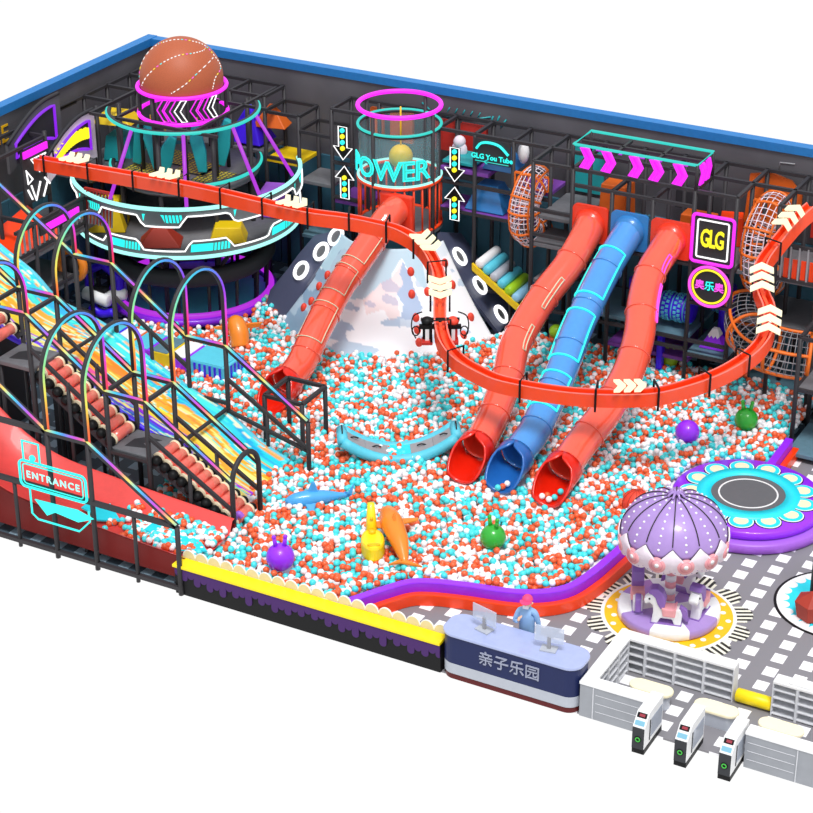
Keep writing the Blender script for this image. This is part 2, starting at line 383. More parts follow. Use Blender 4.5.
# frame behind the round tower, along both walls
posts = [(x, 20.9, 0, 7.25) for x in (-14.7, -13.2, -11.8)]+[(-14.7, y, 0, 7.25) for y in (19.4, 18.0, 16.6)]+[(-13.4, y, 0, 7.25) for y in (19.4, 18.0)]
bars = [((-14.7, 20.9, 7.25), (-10.4, 20.9, 7.25)), ((-14.7, 20.9, 7.25), (-14.7, 14.8, 7.25)), ((-13.4, 20.9, 7.25), (-13.4, 15.2, 7.25)), ((-14.7, 19.4, 7.25), (-11.4, 19.4, 7.25)), ((-14.7, 18, 7.25), (-13.4, 18, 7.25)), ((-14.7, 16.6, 7.25), (-13.4, 16.6, 7.25)), ((-11.8, 19.4, 7.25), (-11.8, 20.9, 7.25))]
decks = [(-14.9, -13.3, 14.9, 20.9, 4.9, 'deck'), (-13.3, -10.4, 20.0, 20.9, 4.9, 'deck')]
t = frame('play_frame', 'dark steel frame filling the room corner behind the ball-topped tower', posts, bars, decks)
# left wall frame with signs
posts = [(-13.8, y, 0, 7.2) for y in (10.4, 13.1, 16.1)]+[(-12.4, y, 0, 5.0) for y in (10.4, 11.8, 13.2)]+[(-14.7, 10.4, 0, 7.2), (-14.7, 13.1, 0, 7.2)]
bars = [((-13.8, 9.2, 7.0), (-13.8, 13.1, 7.0)), ((-14.7, 9.2, 7.2), (-14.7, 16.1, 7.2)), ((-14.7, 13.1, 7.0), (-13.8, 13.1, 7.0)), ((-14.7, 10.4, 7.0), (-13.8, 10.4, 7.0)),
        ((-12.4, 9.4, 5.0), (-12.4, 13.2, 5.0)), ((-12.4, 9.4, 4.1), (-12.4, 13.2, 4.1)), ((-12.4, 13.2, 5.0), (-11.4, 13.2, 5.0)), ((-13.8, 10.4, 5.0), (-12.4, 10.4, 5.0)), ((-12.4, 9.4, 2.4), (-12.4, 13.2, 2.4)), ((-12.4, 13.2, 0.6), (-13.8, 11.0, 2.4))]
decks = [(-14.9, -12.4, 9.6, 14.4, 3.9, 'deck'), (-14.9, -12.4, 9.0, 13.2, 2.3, 'deck')]
t = frame('play_frame', 'dark steel frame by the left wall carrying the arched signs', posts, bars, decks)
for i in range(14): B().bb(-12.42, -12.38, 9.55+i*.26, 9.62+i*.26, 4.05, 4.95, 'slat_grey').build('baluster', t)
for i in range(8):
    B().bar((-12.35+i*.14, 13.25, 4.05), (-12.28+i*.14, 13.25, 5.25), .05, 'slat_red').build('slat', t)['label'] = 'red slat'
    B().bar((-12.28+i*.14, 13.2, 4.05), (-12.15+i*.14, 13.2, 5.2), .04, 'slat_grey').build('slat', t)
B().bar((-12.4, 13.27, 5.3), (-11.2, 13.27, 5.3), .09, 'slat_red').build('rail', t)['label'] = 'red rail'
B().add([(-14.2, 10.0, 3.92), (-12.6, 10.0, 3.92), (-12.6, 12.3, 3.92), (-14.2, 12.3, 3.92), (-14.2, 12.3, 4.7), (-14.2, 10.2, 4.3)], [(0,1,2,3), (3,2,4), (0,5,1), (5,4,2,1), (0,3,4,5)], 'orange_red').build('foam_ramp', t)['label'] = 'orange foam ramp'
# right edge frames
posts = [(12.45, 16.0, 0, 3.95), (12.45, 17.6, 0, 3.95), (14.0, 16.0, 0, 3.95), (15.6, 16.0, 0, 3.95), (14.0, 17.6, 0, 3.95)]
bars = grid([12.45, 15.6], [16.0, 17.6], 3.95)+[((12.45, 16.0, 2.2), (15.6, 16.0, 2.2)), ((12.45, 17.6, 2.2), (15.6, 17.6, 2.2)), ((12.45, 16.0, 2.2), (12.45, 17.6, 2.2))]
decks = [(12.5, 15.6, 16.05, 17.6, 2.25, 'deck'), (12.5, 15.6, 15.4, 17.6, .32, 'deck_teal')]
frame('play_frame', 'low two-storey dark frame at the right edge beside the ball pit', posts, bars, decks)
posts = [(12.2, 20.9, 0, 7.25), (13.6, 20.9, 0, 7.25), (10.8, 16.7, 0, .1), (12.2, 19.5, 0, 7.25), (10.85, 18.08, 0, 7.25), (13.6, 18.08, 0, 7.25), (13.6, 19.5, 0, 7.25)][:2]+[(12.2, 19.5, 0, 7.25), (12.2, 18.08, 0, 7.3), (13.6, 18.08, 0, 7.3), (13.6, 19.5, 0, 7.25)]
bars = [((10.8, 20.9, 7.25), (15, 20.9, 7.25)), ((10.8, 19.5, 7.25), (15, 19.5, 7.25)), ((10.8, 18.08, 7.25), (12.2, 18.08, 7.25)), ((12.2, 18.08, 7.25), (12.2, 20.9, 7.25)), ((10.85, 18.08, 4.85), (15, 18.08, 4.85)), ((10.85, 18.08, 6.0), (15, 18.08, 6.0)), ((10.85, 18.08, 3.0), (15, 18.08, 3.0))]
decks = [(10.9, 15, 18.1, 20.9, 4.85, 'deck'), (9.5, 15, 18.6, 20.9, 3.0, 'deck'), (9.6, 15, 18.3, 20.9, .6, 'deck_teal')]
t = frame('play_frame', 'dark frame at the right edge with an orange slatted fence on its upper deck', posts, bars, decks)
for i in range(14): B().bb(10.98+i*.28, 11.03+i*.28, 18.02, 18.06, 4.9, 6.0, 'slat_grey').build('baluster', t)
for i in range(13): B().bb(11.06+i*.28, 11.22+i*.28, 18.1, 18.14, 4.9, 5.55, 'orange_red').build('fence_board', t)['label'] = 'orange fence board'

# ------------------------------------------------------------------ round tower with the ball on top
VA = math.radians(-55)          # side of the tower that faces the entrance
tx, ty = TW
t = thing('round_tower', 'round multi-storey tower with glowing cyan and purple rings in the back left corner', 'play tower', (tx, ty, 0))
HA = math.radians(98)
def tring(z, r, m_, rad, name='light_ring', lab=None, half=False):
    if half: o = B().tube(ring_pts((tx, ty, z), r, 60, VA-HA, VA+HA, False), rad, m_, 10).build(name, t)
    else: o = B().tube(ring_pts((tx, ty, z), r, 72), rad, m_, 10, closed=True).build(name, t)
    if lab: o['label'] = lab
    return o
tring(8.2, 1.55, 'neon_magenta', .07, lab='glowing magenta ring under the ball'); tring(7.26, 1.55, 'neon_magenta', .07, lab='lower glowing magenta ring')
tring(7.34, 2.66, 'neon_teal', .06, lab='upper glowing cyan ring', half=True); tring(5.42, 2.66, 'neon_teal', .06, lab='glowing cyan deck ring', half=True)
tring(5.14, 4.04, 'neon_soft_cyan', .07, lab='pale cyan light on the upper band', half=True); tring(3.36, 4.0, 'neon_soft_cyan', .07, lab='pale cyan light on the lower band', half=True)
tring(.62, 2.85, 'neon_violet', .11, lab='purple light ring at the tower foot'); tring(.42, 2.95, 'purple', .16, 'base_ring', 'purple base ring')
tring(7.34, 2.6, 'steel', .08, 'hoop', half=True); tring(5.42, 2.58, 'steel', .08, 'hoop', half=True)
def bandshape(z0, sgn, zedge, rr, lobes, off, hb, hl, name):
    """curved fascia between the light ring (z0) and a stepped edge"""
    b = B(); n = 96; vs = []; edge = []; AA = lambda k: VA-HA+2*HA*k/(n-1)
    for k in range(n):
        a = AA(k); ph = ((a-off)*lobes/(2*PI)) % 1; ph = min(ph, 1-ph)
        h = hb+(hl-hb)*max(0, min(1, (.27-ph)/.07))
        edge.append((tx+(rr-.02*sgn)*math.cos(a), ty+(rr-.02*sgn)*math.sin(a), z0+sgn*h))
    for k in range(n):
        a = AA(k)
        vs += [(tx+rr*math.cos(a), ty+rr*math.sin(a), z0), edge[k], (tx+(rr-.08)*math.cos(a), ty+(rr-.08)*math.sin(a), edge[k][2]), (tx+(rr-.08)*math.cos(a), ty+(rr-.08)*math.sin(a), z0)]
    fs = []
    for k in range(n-1):
        l = k+1
        for i in range(4): fs.append((4*k+i, 4*l+i, 4*l+(i+1) % 4, 4*k+(i+1) % 4))
    b.add(vs, fs, 'band_grey'); o = b.build(name, t)
    B().tube([(p[0]+.03*math.cos(AA(i)), p[1]+.03*math.sin(AA(i)), p[2]) for i, p in enumerate(edge)], .03, 'neon_white', 6).build('edge_light', o)['label'] = 'white zigzag light line'
    for q in range(lobes):
        a = off+2*PI*q/lobes
        if math.cos(a-VA) < 0: continue
        pb = B()
        for (u0, u1) in ((-.17, .02), (.03, .05), (.06, .08), (.09, .11), (.12, .14), (.15, .17)):
            pts = [(u0, .16), (u1, .16), (u1, hl-.12), (u0, hl-.12)]
            pb.add([(tx+(rr+.015)*math.cos(a+u+.03*v), ty+(rr+.015)*math.sin(a+u+.03*v), z0+sgn*v) for u, v in pts], [(0, 1, 2, 3)], 'neon_cyan')
        pb.build('light_panel', o)['label'] = 'cyan light panel'
    return o
bandshape(5.1, -1, 0, 4.04, 8, VA-.24, .2, .58, 'upper_band')
bandshape(3.4, 1, 0, 4.0, 8, VA+.16, .2, .56, 'lower_band')
o = B().lathe([(0, 0), (2.5, 0), (2.6, .12), (0, .12)], 'deck', (tx, ty, 4.98), 48).build('deck', t)
b = B()
for i in range(3):
    for j in range(2): b.bb(tx-2.0+i*1.1, tx-1.1+i*1.1, ty-1.5+j*1.6, ty-.2+j*1.6, 5.11, 5.14, 'foam_yellow')
M['yellow_mesh'] = floor_mat('yellow_mesh', '#4a4a44', '#c9b81e', .16, .16, 0, 0, .1, .1)
b = B()
for (x0, y0) in ((-1.9, -1.5), (-.6, -1.8), (-.2, -.4), (-1.5, .1), (.8, -.9)): b.bb(tx+x0, tx+x0+1.15, ty+y0, ty+y0+1.2, 5.11, 5.15, 'yellow_mesh')
b.build('net_floor', t)['label'] = 'yellow mesh floor panels'
B().lathe([(0, 0), (3.8, 0), (3.95, .12), (0, .12)], 'deck', (tx, ty, 3.26), 64).build('deck', t)
B().lathe([(2.9, 1.75), (3.05, 1.95), (3.05, 2.2), (2.9, 2.35), (2.6, 2.35), (2.6, 1.75)], 'charcoal', (tx, ty, 0), 64).build('lower_hoop', t)
B().disc((tx, ty, .3), 2.75, 'cyan_soft', 48, .06).build('ground_floor', t)['label'] = 'pale cyan ground floor'
B().lathe([(3.9, 3.3), (3.2, 2.9), (2.4, 2.75), (2.0, 3.2)], 'charcoal', (tx, ty, 0), 64).build('underside', t)
for k in range(16):
    a = VA+2*PI*(k+.5)/16
    B().cyl((tx+2.7*math.cos(a), ty+2.7*math.sin(a), .3), (tx+2.8*math.cos(a), ty+2.8*math.sin(a), 2.0), .06, 'steel', 8).build('baluster', t)
for k in range(8):
    a = VA+2*PI*(k+.5)/8; c_, s_ = math.cos(a), math.sin(a)
    B().cyl((tx+2.45*c_, ty+2.45*s_, 0), (tx+2.45*c_, ty+2.45*s_, 7.3), .085, 'steel', 8).build('post', t)
    B().bar((tx+2.6*c_, ty+2.6*s_, 2.3), (tx+3.7*c_, ty+3.7*s_, 3.3), .11, 'steel').build('strut', t)
    if k < 4:
        a = VA+(-.74, -.02, .66, 1.2)[k]; c_, s_ = math.cos(a), math.sin(a)
        B().cyl((tx+2.68*c_, ty+2.68*s_, 7.3), (tx+3.95*c_, ty+3.95*s_, 5.2), .065, 'neon_violet', 8).build('brace', t)['label'] = 'violet light brace'
    a = VA+2*PI*k/8; c_, s_ = math.cos(a), math.sin(a)
    B().cyl((tx+1.5*c_, ty+1.5*s_, 5.1), (tx+1.5*c_, ty+1.5*s_, 8.15), .07, 'steel', 8).build('inner_post', t)
for a in (VA-.35, VA, VA+.3, VA+.7, VA-.8):
    b = B(); k = 0
for k, (a, m_) in enumerate(((VA-.52, 'neon_magenta'), (VA-.12, 'neon_white'), (VA+.22, 'neon_magenta'), (VA+.62, 'neon_white'))):
    b = B()
    for dd in ((0, .26) if m_ == 'neon_magenta' else (0,)):
        P = [(.3+dd, .38), (.12+dd, .38), (-.12+dd, 0), (.12+dd, -.38), (.3+dd, -.38), (.08+dd, 0)]
        b.tube([(tx+1.6*math.cos(a+u/1.55), ty+1.6*math.sin(a+u/1.55), 7.76+v) for u, v in P], .024, m_, 6, closed=True)
    b.build('arrow_light', t)['label'] = ('white' if m_ == 'neon_white' else 'magenta')+' chevron light'
B().bar((tx-2.6, ty-1.8, 7.28), (tx+2.6, ty-1.8, 7.28), .1, 'steel').build('rail', t); B().bar((tx-2.6, ty+1.4, 7.28), (tx+2.6, ty+1.4, 7.28), .1, 'steel').build('rail', t)
B().bar((tx+1.6, ty-2.0, 7.28), (tx+1.6, ty+3.6, 7.28), .1, 'steel').build('rail', t); B().bar((tx-1.6, ty-2.0, 7.28), (tx-1.6, ty+3.6, 7.28), .1, 'steel').build('rail', t)
# the ball
C0 = Vector((tx, ty, 8.42))
b = B().sphere(C0, 1.46, mat('basketball_skin', '#b25a36', .55, var=.12, scale=40), 48, 24, z0=-.15)
bk = b.build('giant_basketball')
tag(bk, 'giant orange basketball with dotted rainbow seams on top of the round tower', 'basketball')
S = [[(-.84,-1.21,-.02),(-.35,-1.31,.56),(.1,-1.13,.94),(.49,-.8,1.13),(.83,-.39,1.15),(.93,.09,1.14),(.76,.48,1.16)],
     [(.5,-1.38,-.06),(.94,-1.1,.27),(1.18,-.62,.61),(1.14,.39,.85)],
     [(1.45,-.25,-.08),(1.44,-.03,.27),(1.27,.58,.47),(1.09,.47,.87),(.77,.43,1.18),(.5,.12,1.38),(.08,-.15,1.46),(-.38,-.39,1.37),(-.66,-.45,1.24),(-1.1,-.7,.6),(-1.3,-.7,0)]]
for L in S:
    p = cr([Vector(q).normalized()*1.475 for q in L], 8); p = [q.normalized()*1.465+C0 for q in p]
    cc = [(1, 1, 1, 1), (1, .8, .05, 1), (1, .1, .8, 1), (.05, .9, .9, 1)]; idx = {}
    q2 = []
    for a_, b_ in zip(p, p[1:]):
        for j in range(2): q2.append(a_.lerp(b_, j/2))
    idx = {tuple(round(c, 5) for c in v): i for i, v in enumerate(q2)}
    def dash(f, v): i = idx[tuple(round(c, 5) for c in v)]; return (.45, .12, .05, 1) if (i//2) % 2 else cc[(i//4) % 4 if (i//16) % 2 else 0]
    b = B(); b.tube(q2, .018, 'rainbow', 5, colf=dash)
    b.build('seam_light', bk)['label'] = 'dotted rainbow seam light'
# hanging play pieces on the tower decks
for (dx, dy, tl, z) in ((-1.5, -.6, .2, 6.1), (-.7, -1.0, -.25, 6.2), (.1, -1.3, .3, 6.0), (.9, -.5, -.2, 6.2), (1.5, .2, .15, 6.3)):
    b = B(); c_ = Vector((tx+dx, ty+dy, z)); R = Matrix.Rotation(tl, 3, 'Y') @ Matrix.Rotation(.5, 3, 'Z')
    P = [(-.18, -.85), (.12, -.9), (.24, -.2), (.2, .8), (-.05, .9), (-.24, .3)]
    b.prism(P, lambda u, v, w_: c_+R @ Vector((u, w_, v)), 'teal', (-.14, .14))
    o = b.build('punch_pad', bevel=.04)
    tag(o, 'teal hanging foam pad inside the round tower, '+{-1.5: 'leftmost', -.7: 'second from left', .1: 'middle one, tilted', .9: 'second from right', 1.5: 'rightmost'}[dx], 'foam pad', 'teal pads inside the round tower')
    B().cyl(c_+Vector((0, 0, .8)), (c_.x, c_.y, 7.3), .03, 'foam_yellow', 6).build('strap', o)['label'] = 'yellow strap'
def wedge(name, c, sx, sy, sz, m_, lab, rz=0, top=.35):
    b = B(); R = Matrix.Rotation(rz, 3, 'Z')
    vs = [R @ Vector((a*sx/2, e*sy/2, 0))+Vector(c) for a, e in ((-1,-1),(1,-1),(1,1),(-1,1))]+[R @ Vector((a*sx/2*top, e*sy/2*top, sz))+Vector(c) for a, e in ((-1,-1),(1,-1),(1,1),(-1,1))]
    b.add(vs, [(3,2,1,0),(4,5,6,7),(0,1,5,4),(1,2,6,5),(2,3,7,6),(3,0,4,7)], m_)
    return tag(b.build(name, bevel=.03), lab, 'foam block')
wedge('foam_block', (-12.7, 14.6, 3.4), 1.7, 1.5, .95, 'foam_yellow', 'big yellow foam block on the lower tower deck, left side', .5, .7)
wedge('foam_block', (-10.0, 14.2, 3.4), 1.5, 1.1, .6, 'foam_red', 'dark red foam hump on the lower tower deck', .5, .3)
wedge('foam_block', (-8.1, 15.6, 3.4), 1.3, 1.0, .55, 'foam_yellow', 'small yellow foam block on the lower tower deck, right side', .5, .7)
wedge('foam_block', (-8.1, 18.5, 3.4), .8, 1.3, .9, 'violet', 'purple foam block at the right rim of the lower tower deck', .3, .9)
wedge('foam_cone', (-10.0, 20.2, 5.3), 1.5, 1.2, 1.3, 'indigo', 'purple foam pyramid on the deck right of the tower', 0, .1)
wedge('foam_cone', (-9.2, 20.4, 5.9), 1.3, .8, .8, 'foam_orange', 'orange foam pyramid beside the purple pyramid', .2, .1)
wedge('foam_block', (-13.6, 17.0, 6.4), 1.5, 1.2, .35, 'foam_yellow', 'yellow foam canopy left of the tower under the frame top', .2, .6)
wedge('foam_block', (-13.6, 17.2, 4.95), 1.1, 1.0, .9, 'teal', 'teal foam column under the yellow canopy left of the tower', .2, .8)
for (x, y) in ((-13.4, 15.4), (-14.0, 18.6)):
    tag(B().lathe([(0, 0), (.62, 0), (.62, .06), (.3, .09), (0, .09)], 'slat_grey', (x, y, 4.9), 24).build('round_mat'), 'grey round mat on the deck '+('near the arched sign' if y < 16 else 'in the room corner'), 'mat', 'round mats on the left deck')

# ------------------------------------------------------------------ cage tower
cx, cy = -3.26, 19.2
t = thing('cage_tower', 'round cage tower with magenta top ring, clear wall and orange bars', 'play tower', (cx, cy, 3.6))
def cring(z, r, m_, rad, nm, lab=None):
    o = B().tube(ring_pts((cx, cy, z), r, 64), rad, m_, 10, closed=True).build(nm, t)
    if lab: o['label'] = lab
cring(7.98, 1.43, 'neon_magenta', .08, 'light_ring', 'thick magenta light ring'); cring(7.32, 1.44, 'neon_teal', .05, 'light_ring', 'thin cyan light ring'); cring(5.5, 1.45, 'neon_soft_cyan', .045, 'light_ring', 'pale cyan light ring')
cring(7.26, 1.42, 'steel', .06, 'hoop'); cring(5.42, 1.45, 'rail_orange', .07, 'hoop', 'orange hoop'); cring(3.75, 1.45, 'rail_orange', .06, 'hoop', 'orange hoop')
b = B().lathe([(1.42, 5.5), (1.42, 7.3)], 'acrylic', (cx, cy, 0), 64); b.build('clear_wall', t)['label'] = 'clear acrylic wall'
for k in range(28):
    a = VA+2*PI*k/28
    if 0 < (a-VA-math.radians(-75)) % (2*PI) < math.radians(55): continue
    B().cyl((cx+1.45*math.cos(a), cy+1.45*math.sin(a), 3.75), (cx+1.45*math.cos(a), cy+1.45*math.sin(a), 5.42), .035, 'rail_orange', 6).build('bar', t)
for k in range(4):
    a = VA+PI/4+PI/2*k
    B().cyl((cx+1.45*math.cos(a), cy+1.45*math.sin(a), 0), (cx+1.45*math.cos(a), cy+1.45*math.sin(a), 7.9), .07, 'steel', 8).build('post', t)
B().disc((cx, cy, 3.6), 1.5, 'deck', 40, .14).build('deck', t)
# neon word wrapped on the clear wall
def wrap(v):
    a = VA+math.radians(-27)+v.x/1.52
    return (cx+(1.52+v.z)*math.cos(a), cy+(1.52+v.z)*math.sin(a), 6.05+v.y)
b = B(); text_on(b, 'POWER', .98, 'neon_cyan', wrap, outline=.03, spacing=.95); text_on(b, 'POWER', .98, 'neon_teal', wrap, ext=.01, spacing=.95)
tag(b.build('neon_sign'), 'cyan neon POWER lettering wrapped round the cage tower', 'neon sign')
b = B().sphere((cx+.1, cy-.1, 6.15), .42, 'foam_yellow', 20, 12)
o = tag(b.build('hanging_ball'), 'yellow ball hanging on a rope inside the cage tower', 'swing ball')
B().cyl((cx+.1, cy-.1, 6.5), (cx+.1, cy-.1, 7.95), .03, 'gold', 6).build('rope', o)
b = B()
for (x0, x1, m_) in ((-5.4, -4.9, 'foam_orange'), (-4.6, -3.7, 'foam_orange'), (-2.8, -2.0, 'slat_red'), (-1.8, -.8, 'slat_red')):
    tag(B().bb(x0, x1, 20.95, 21.1, 5.9, 7.0, m_).build('backdrop_board'), f'{"orange" if m_=="foam_orange" else "red"} panel at the back of the frame '+{-5.4: 'left of the cage tower', -4.6: 'seen through the cage tower', -2.8: 'behind the right of the cage tower', -1.8: 'above the down arrow sign'}[x0], 'panel')

# ------------------------------------------------------------------ arrow signs with round bulbs
def arrow_sign(x, zc, down, lab):
    y = 19.36; s = -1 if down else 1
    t = thing('arrow_sign', lab, 'arrow sign', (x, y, zc-.6), 'bulb arrow signs beside the cage tower')
    P = [(-.17, -.6), (.17, -.6), (.17, .15), (.38, .15), (0, .62), (-.38, .15), (-.17, .15)]
    P = [(u, v*s) for u, v in P]
    if down: P = P[::-1]
    B().prism(P, lambda u, v, w_: (x+u, y-w_, zc+v), 'black', (-.05, .04)).build('backplate', t)
    B().tube([(x+u, y-.05, zc+v) for u, v in P], .022, 'neon_white', 6, closed=True).build('outline_light', t)
    for k, m_ in enumerate(('neon_cyan', 'neon_yellow', 'neon_cyan', 'neon_yellow')):
        B().cyl((x, y-.04, zc+s*(-.47+k*.22)), (x, y-.11, zc+s*(-.47+k*.22)), .085, m_, 12).build('bulb', t)['label'] = ('cyan' if k % 2 == 0 else 'yellow')+' bulb'
arrow_sign(-5.6, 6.15, True, 'down arrow with round bulbs left of the cage tower')
arrow_sign(-5.55, 4.68, False, 'up arrow with round bulbs left of the cage tower, below the down arrow')
arrow_sign(-1.18, 6.12, True, 'down arrow with round bulbs right of the cage tower')
arrow_sign(-1.17, 4.68, False, 'up arrow with round bulbs right of the cage tower, below the down arrow')
# small cyan shop sign
t = thing('neon_sign', 'small cyan neon You Tube sign with an arc, right of the cage tower', 'neon sign', (.22, 19.36, 6.3))
B().bb(-.46, .9, 19.36, 19.42, 6.35, 7.2, 'charcoal').build('backplate', t)
b = B(); text_on(b, 'GLG You Tube', .25, 'neon_cyan', face_y(.22, 19.33, 6.58), ext=.01, bold=.006); b.build('lettering', t)
B().tube(cr([(-.36, 19.32, 6.85), (-.2, 19.32, 7.05), (.1, 19.32, 7.12), (.5, 19.32, 7.06), (.84, 19.32, 6.78)], 6), .045, 'neon_cyan', 6).build('arc_light', t)
B().tube([(-.4, 19.32, 6.42), (.85, 19.32, 6.42)], .015, 'neon_teal', 6).tube([(.05, 19.32, 6.49), (-.08, 19.32, 6.42), (.05, 19.32, 6.35)], .02, 'neon_teal', 6).build('arrow_light', t)
wedge('foam_block', (-.2, 20.2, 4.45), 1.5, 1.2, .9, 'panel_blue', 'blue foam dome on the purple deck under the You Tube sign', 0, .5)
wedge('foam_block', (.2, 20.3, 5.95), 1.2, 1.0, .7, 'panel_blue', 'blue foam hump on the upper deck behind the You Tube sign', 0, .4)
tag(B().sphere((.95, 20.3, 6.6), .2, 'white', 14, 8, sc=(1, 1, 2)).build('inflatable_figure'), 'small white upright figure on the deck right of the You Tube sign', 'figure')
tag(B().sphere((-1.6, 20.5, 6.5), .22, 'net_white', 14, 8).sphere((-1.6, 20.5, 6.2), .3, 'net_white', 14, 8, sc=(1, .6, 1.1)).build('wall_figure'), 'white rounded figure against red panel right of the cage tower', 'figure')

# ------------------------------------------------------------------ neon box on the back frame
t = thing('neon_canopy', 'long open box with a cyan neon top edge and magenta chevrons on the back frame', 'neon canopy', (5.9, 18.8, 7.3))
X0, X1, Y0, Y1, Z1 = 3.76, 8.02, 18.06, 19.48, 8.1
B().tube([(X0, Y0, Z1), (X1, Y0, Z1), (X1, Y1, Z1), (X0, Y1, Z1)], .05, 'neon_teal', 8, closed=True, smooth=False).build('light_edge', t)['label'] = 'cyan neon edge'
for x in (X0, X1):
    for y in (Y0, Y1): B().cyl((x, y, 7.3), (x, y, Z1), .06, 'steel', 8).build('post', t)
for x in (5.2, 6.6): B().bar((x, Y0, 7.98), (x, Y1, 7.98), .09, 'steel').build('crossbar', t)
B().bar((X0, 18.77, 7.98), (X1, 18.77, 7.98), .09, 'steel').build('crossbar', t)
def chev(b, c, ax, s, m_, h=.33, w_=.42, r=.045, n=3):
    for q in range(n):
        k = q*.07
        P = [(-w_/2+k, h), (0+k, h), (w_/2+k*.6, 0), (k, -h), (-w_/2+k, -h), (0+k-.02, 0)]
        b.tube([(c[0]+(u if ax == 0 else 0), c[1]+(u if ax == 1 else 0)+(0 if ax == 1 else -q*.01), c[2]+v) for u, v in P], r, m_, 5, closed=True)
for x in (4.25, 5.0, 5.95, 6.65, 7.45):
    b = B(); chev(b, (x, Y0-.03, 7.7), 0, 1, 'neon_magenta', n=2)
    P = [(-.21, .33), (.0, .33), (.21, 0), (0, -.33), (-.21, -.33), (0, 0)]
    b.prism(P, lambda u, v, w_: (x+u, Y0-.0-w_, 7.7+v), 'neon_magenta', (0, .02))
    b.build('chevron_light', t)['label'] = 'magenta chevron light'
for y in (18.5, 19.0):
    b = B(); chev(b, (X1+.03, y, 7.7), 1, 1, 'neon_magenta', n=2); b.build('chevron_light', t)['label'] = 'magenta chevron light on the end'
for x in (4.1, 4.8, 5.6, 6.2, 7.1, 7.7): 
    b = B(); b.tube([(x-.12, Y1-.1, 7.62), (x-.08, Y1-.1, 7.5), (x+.1, Y1-.1, 7.5), (x+.14, Y1-.1, 7.62)], .03, 'neon_violet', 5); b.build('small_light', t)

# neon square and round signs
t = thing('neon_sign', 'square neon sign with yellow GLG letters in white and magenta frames', 'neon sign', (8.72, 18.0, 4.9))
def rrect(x0, x1, z0, z1, r, n=5):
    o = []
    for (cx_, cz_, a) in ((x1-r, z1-r, 0), (x0+r, z1-r, 90), (x0+r, z0+r, 180), (x1-r, z0+r, 270)):
        for k in range(n+1):
            q = math.radians(a+90*k/n); o.append((cx_+r*math.cos(q), cz_+r*math.sin(q)))
    return o
B().prism(rrect(8.02, 9.42, 4.92, 6.55, .12), lambda u, v, w_: (u, 18.0-w_, v), 'charcoal', (-.03, .03)).build('backplate', t)
B().tube([(u, 17.96, v) for u, v in rrect(8.03, 9.41, 4.93, 6.54, .12)], .055, 'neon_magenta', 8, closed=True).build('outer_light', t)['label'] = 'magenta light frame'
B().tube([(u, 17.96, v) for u, v in rrect(8.2, 9.24, 5.1, 6.37, .06)], .03, 'neon_white', 8, closed=True).build('inner_light', t)['label'] = 'white light frame'
b = B(); text_on(b, 'GLG', .62, 'neon_yellow', lambda v: (8.72+v.x*.72, 17.93-v.z, 5.75+v.y*1.35), ext=.02, bold=.012, spacing=.85); b.build('lettering', t)['label'] = 'yellow letters'
t = thing('neon_sign', 'round neon sign with three Chinese characters in yellow and magenta rings', 'neon sign', (8.72, 18.0, 3.5))
cz = 4.13
def circ(r, n=40): return [(8.72+r*math.cos(2*PI*k/n), cz+r*math.sin(2*PI*k/n)) for k in range(n)]
B().prism(circ(.68), lambda u, v, w_: (u, 18.0-w_, v), 'charcoal', (-.03, .03)).build('backplate', t)
B().tube([(u, 17.95, v) for u, v in circ(.68)], .05, 'neon_pink', 8, closed=True).build('outer_light', t)['label'] = 'pink light ring'
B().tube([(u, 17.95, v) for u, v in circ(.57)], .035, 'neon_yellow', 8, closed=True).build('inner_light', t)['label'] = 'yellow light ring'
for ch, dx, m_ in (('奥', -.33, 'neon_pink'), ('乐', 0, 'neon_cyan'), ('奥', .33, 'neon_pink')):
    b = B(); text_on(b, ch, .34, m_, face_y(8.72+dx, 17.95, cz), ext=.01, bold=.006); b.build('lettering', t)['label'] = ('cyan' if dx == 0 else 'pink')+' character'

